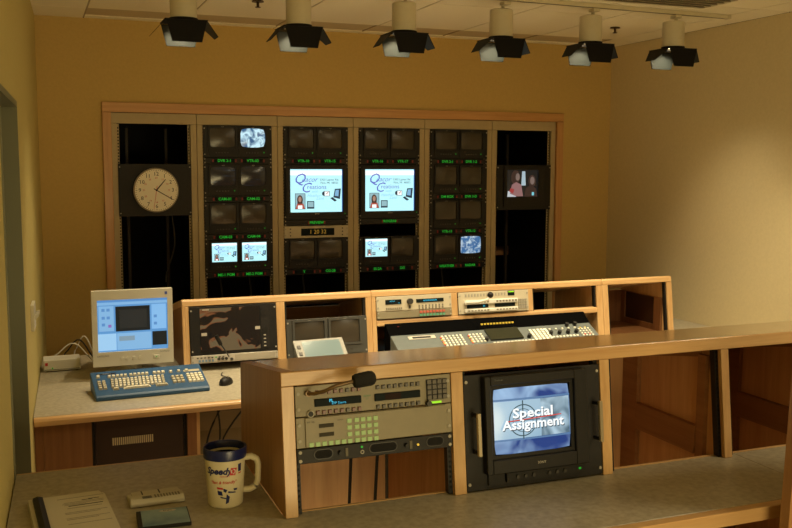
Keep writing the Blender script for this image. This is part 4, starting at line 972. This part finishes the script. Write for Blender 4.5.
mpoly([(.012, .094), (.028, .092), (.033, .112), (.016, .114)], red); mtext('Q', .018, .0225, .103, mat('print_white', (.7, .68, .6), .4), 0, .0006)
mpoly([(.037, .100), (.047, .101), (.048, .122), (.037, .121)], nb); mpoly([(.037, .094), (.047, .095), (.047, .098), (.037, .097)], red)
mtext('MARKETS', .006, .0, .091, red); mtext('"fast & friendly"', .0110, -.004, .074, red, .2, .0002)
for pts in ([(-.022, .062), (-.006, .060), (-.004, .055), (-.020, .056)],): mpoly(pts, red)
for pts in ([(-.02, .052), (-.008, .050), (-.006, .038), (-.018, .04)], [(-.004, .058), (.006, .054), (.002, .046), (-.004, .05)], [(.008, .05), (.028, .046), (.028, .043), (.008, .045)], [(-.012, .036), (.006, .030), (.006, .027), (-.012, .032)], [(.004, .042), (.012, .034), (.009, .018), (.001, .014), (.003, .026)], [(.022, .056), (.034, .055), (.032, .05), (.024, .05)]): mpoly(pts, nb)

# paper stack with a black binding
ps = thing('paper_stack', 'stack of typed pages bound with a black strip on the near desk', 'papers', (.045, 2.50, FZ), math.radians(4))
b = MB()
for k in range(6):
    dx, dy = random.uniform(-.004, .006), random.uniform(-.004, .006)
    B(-.063+dx+.006*(k == 0)-.008*(k == 1), .150+dx-.003*k, 0+dy, .34+dy+.012*(k == 0), k*.003+.0002, k*.003+.0028).build('page', paperm, ps)
MB().prism([(-.055, .0185), (-.028, .0185), (-.027, .026), (-.041, .030), (-.054, .026)], .05, .322, 'y').build('binding_strip', blk, ps)
def page_line(x0, x1, y, w, m=ink): B(x0-.03, x1-.015, y, y+w, .0178, .0182).build('print_line', m, ps)
for y, a, c_ in ((.300, .04, .155), (.262, .055, .15), (.252, .05, .15), (.243, .055, .10), (.215, .06, .14), (.180, .05, .15), (.17, .05, .13), (.135, .05, .15), (.125, .05, .12), (.09, .05, .15)): page_line(a, c_, y, .0022, mat('grey_ink', (.22, .2, .16), .8))
page_line(.065, .145, .232, .005); page_line(.105, .12, .272, .004); page_line(.125, .14, .275, .004)
# rolled newspaper
nw = thing('newspaper', 'small folded newspaper lying behind the disc case on the near desk', 'newspaper', (.232, 2.70, FZ), math.radians(2))
MB().prism([(.0, .001), (.06, .001), (.095, .003), (.098, .010), (.07, .014), (.03, .024), (.008, .024), (-.004, .014)], 0, .155, 'x').build('folded_sheets', newsm, nw, bevel=.003)
B(.012, .150, .050, .092, .012, .0165).build('top_sheet', newsm, nw)
for k in range(3): B(.035+.0*k, .062, .004+.007*k, .009+.007*k, .0246, .0250).build('photo', mat('news_grey', (.16, .15, .12), .8), nw)
for k in range(9): B(.07+k*.0085, .075+k*.0085, .003, .028, .0242, .0247).build('print_line', MATS['grey_ink'], nw)
for x in (.04, .09): B(x, x+.004, .052, .09, .0167, .0171).build('fold_line', ink, nw)
# disc case
cdn = thing('disc_case', 'clear disc case with a blue cover lying in front of the newspaper', 'disc case', (.235, 2.52, FZ), math.radians(-3))
B(0, .142, 0, .125, .001, .011).build('case', blk, cdn, bevel=.001, seg=1)
B(.012, .139, .003, .122, .0112, .0118).build('cover', mat('cover_blue', (.07, .16, .24), .3, var=0, scale=9, col2=(.30, .44, .46)), cdn)
oval_pts = [(.085+.024*math.cos(2*math.pi*k/20), .105+.008*math.sin(2*math.pi*k/20)) for k in range(20)]
MB().prism(oval_pts, .0119, .0123, 'z').build('logo', silver, cdn); text(cdn, 'ENPS', .011, (.085, .105, .0125), ink, rot=(-math.pi/2, 0, 0))

# wing panel at the right end of the near desk
wp = thing('console_end_panel', 'dark wood end panel rising in front of the near desk edge', 'panel', (0, 0, 0))
MB().prism([(1.945, .146), (2.6, .146), (2.6, E-.40), (2.002, E-.40)], 1.965, 1.995, 'y').build('panel', endm, wp)
MB().prism([(1.932, .146), (1.9445, .146), (2.0015, E-.40), (1.989, E-.40)], 1.963, 1.997, 'y').build('edge_strip', endm, wp)
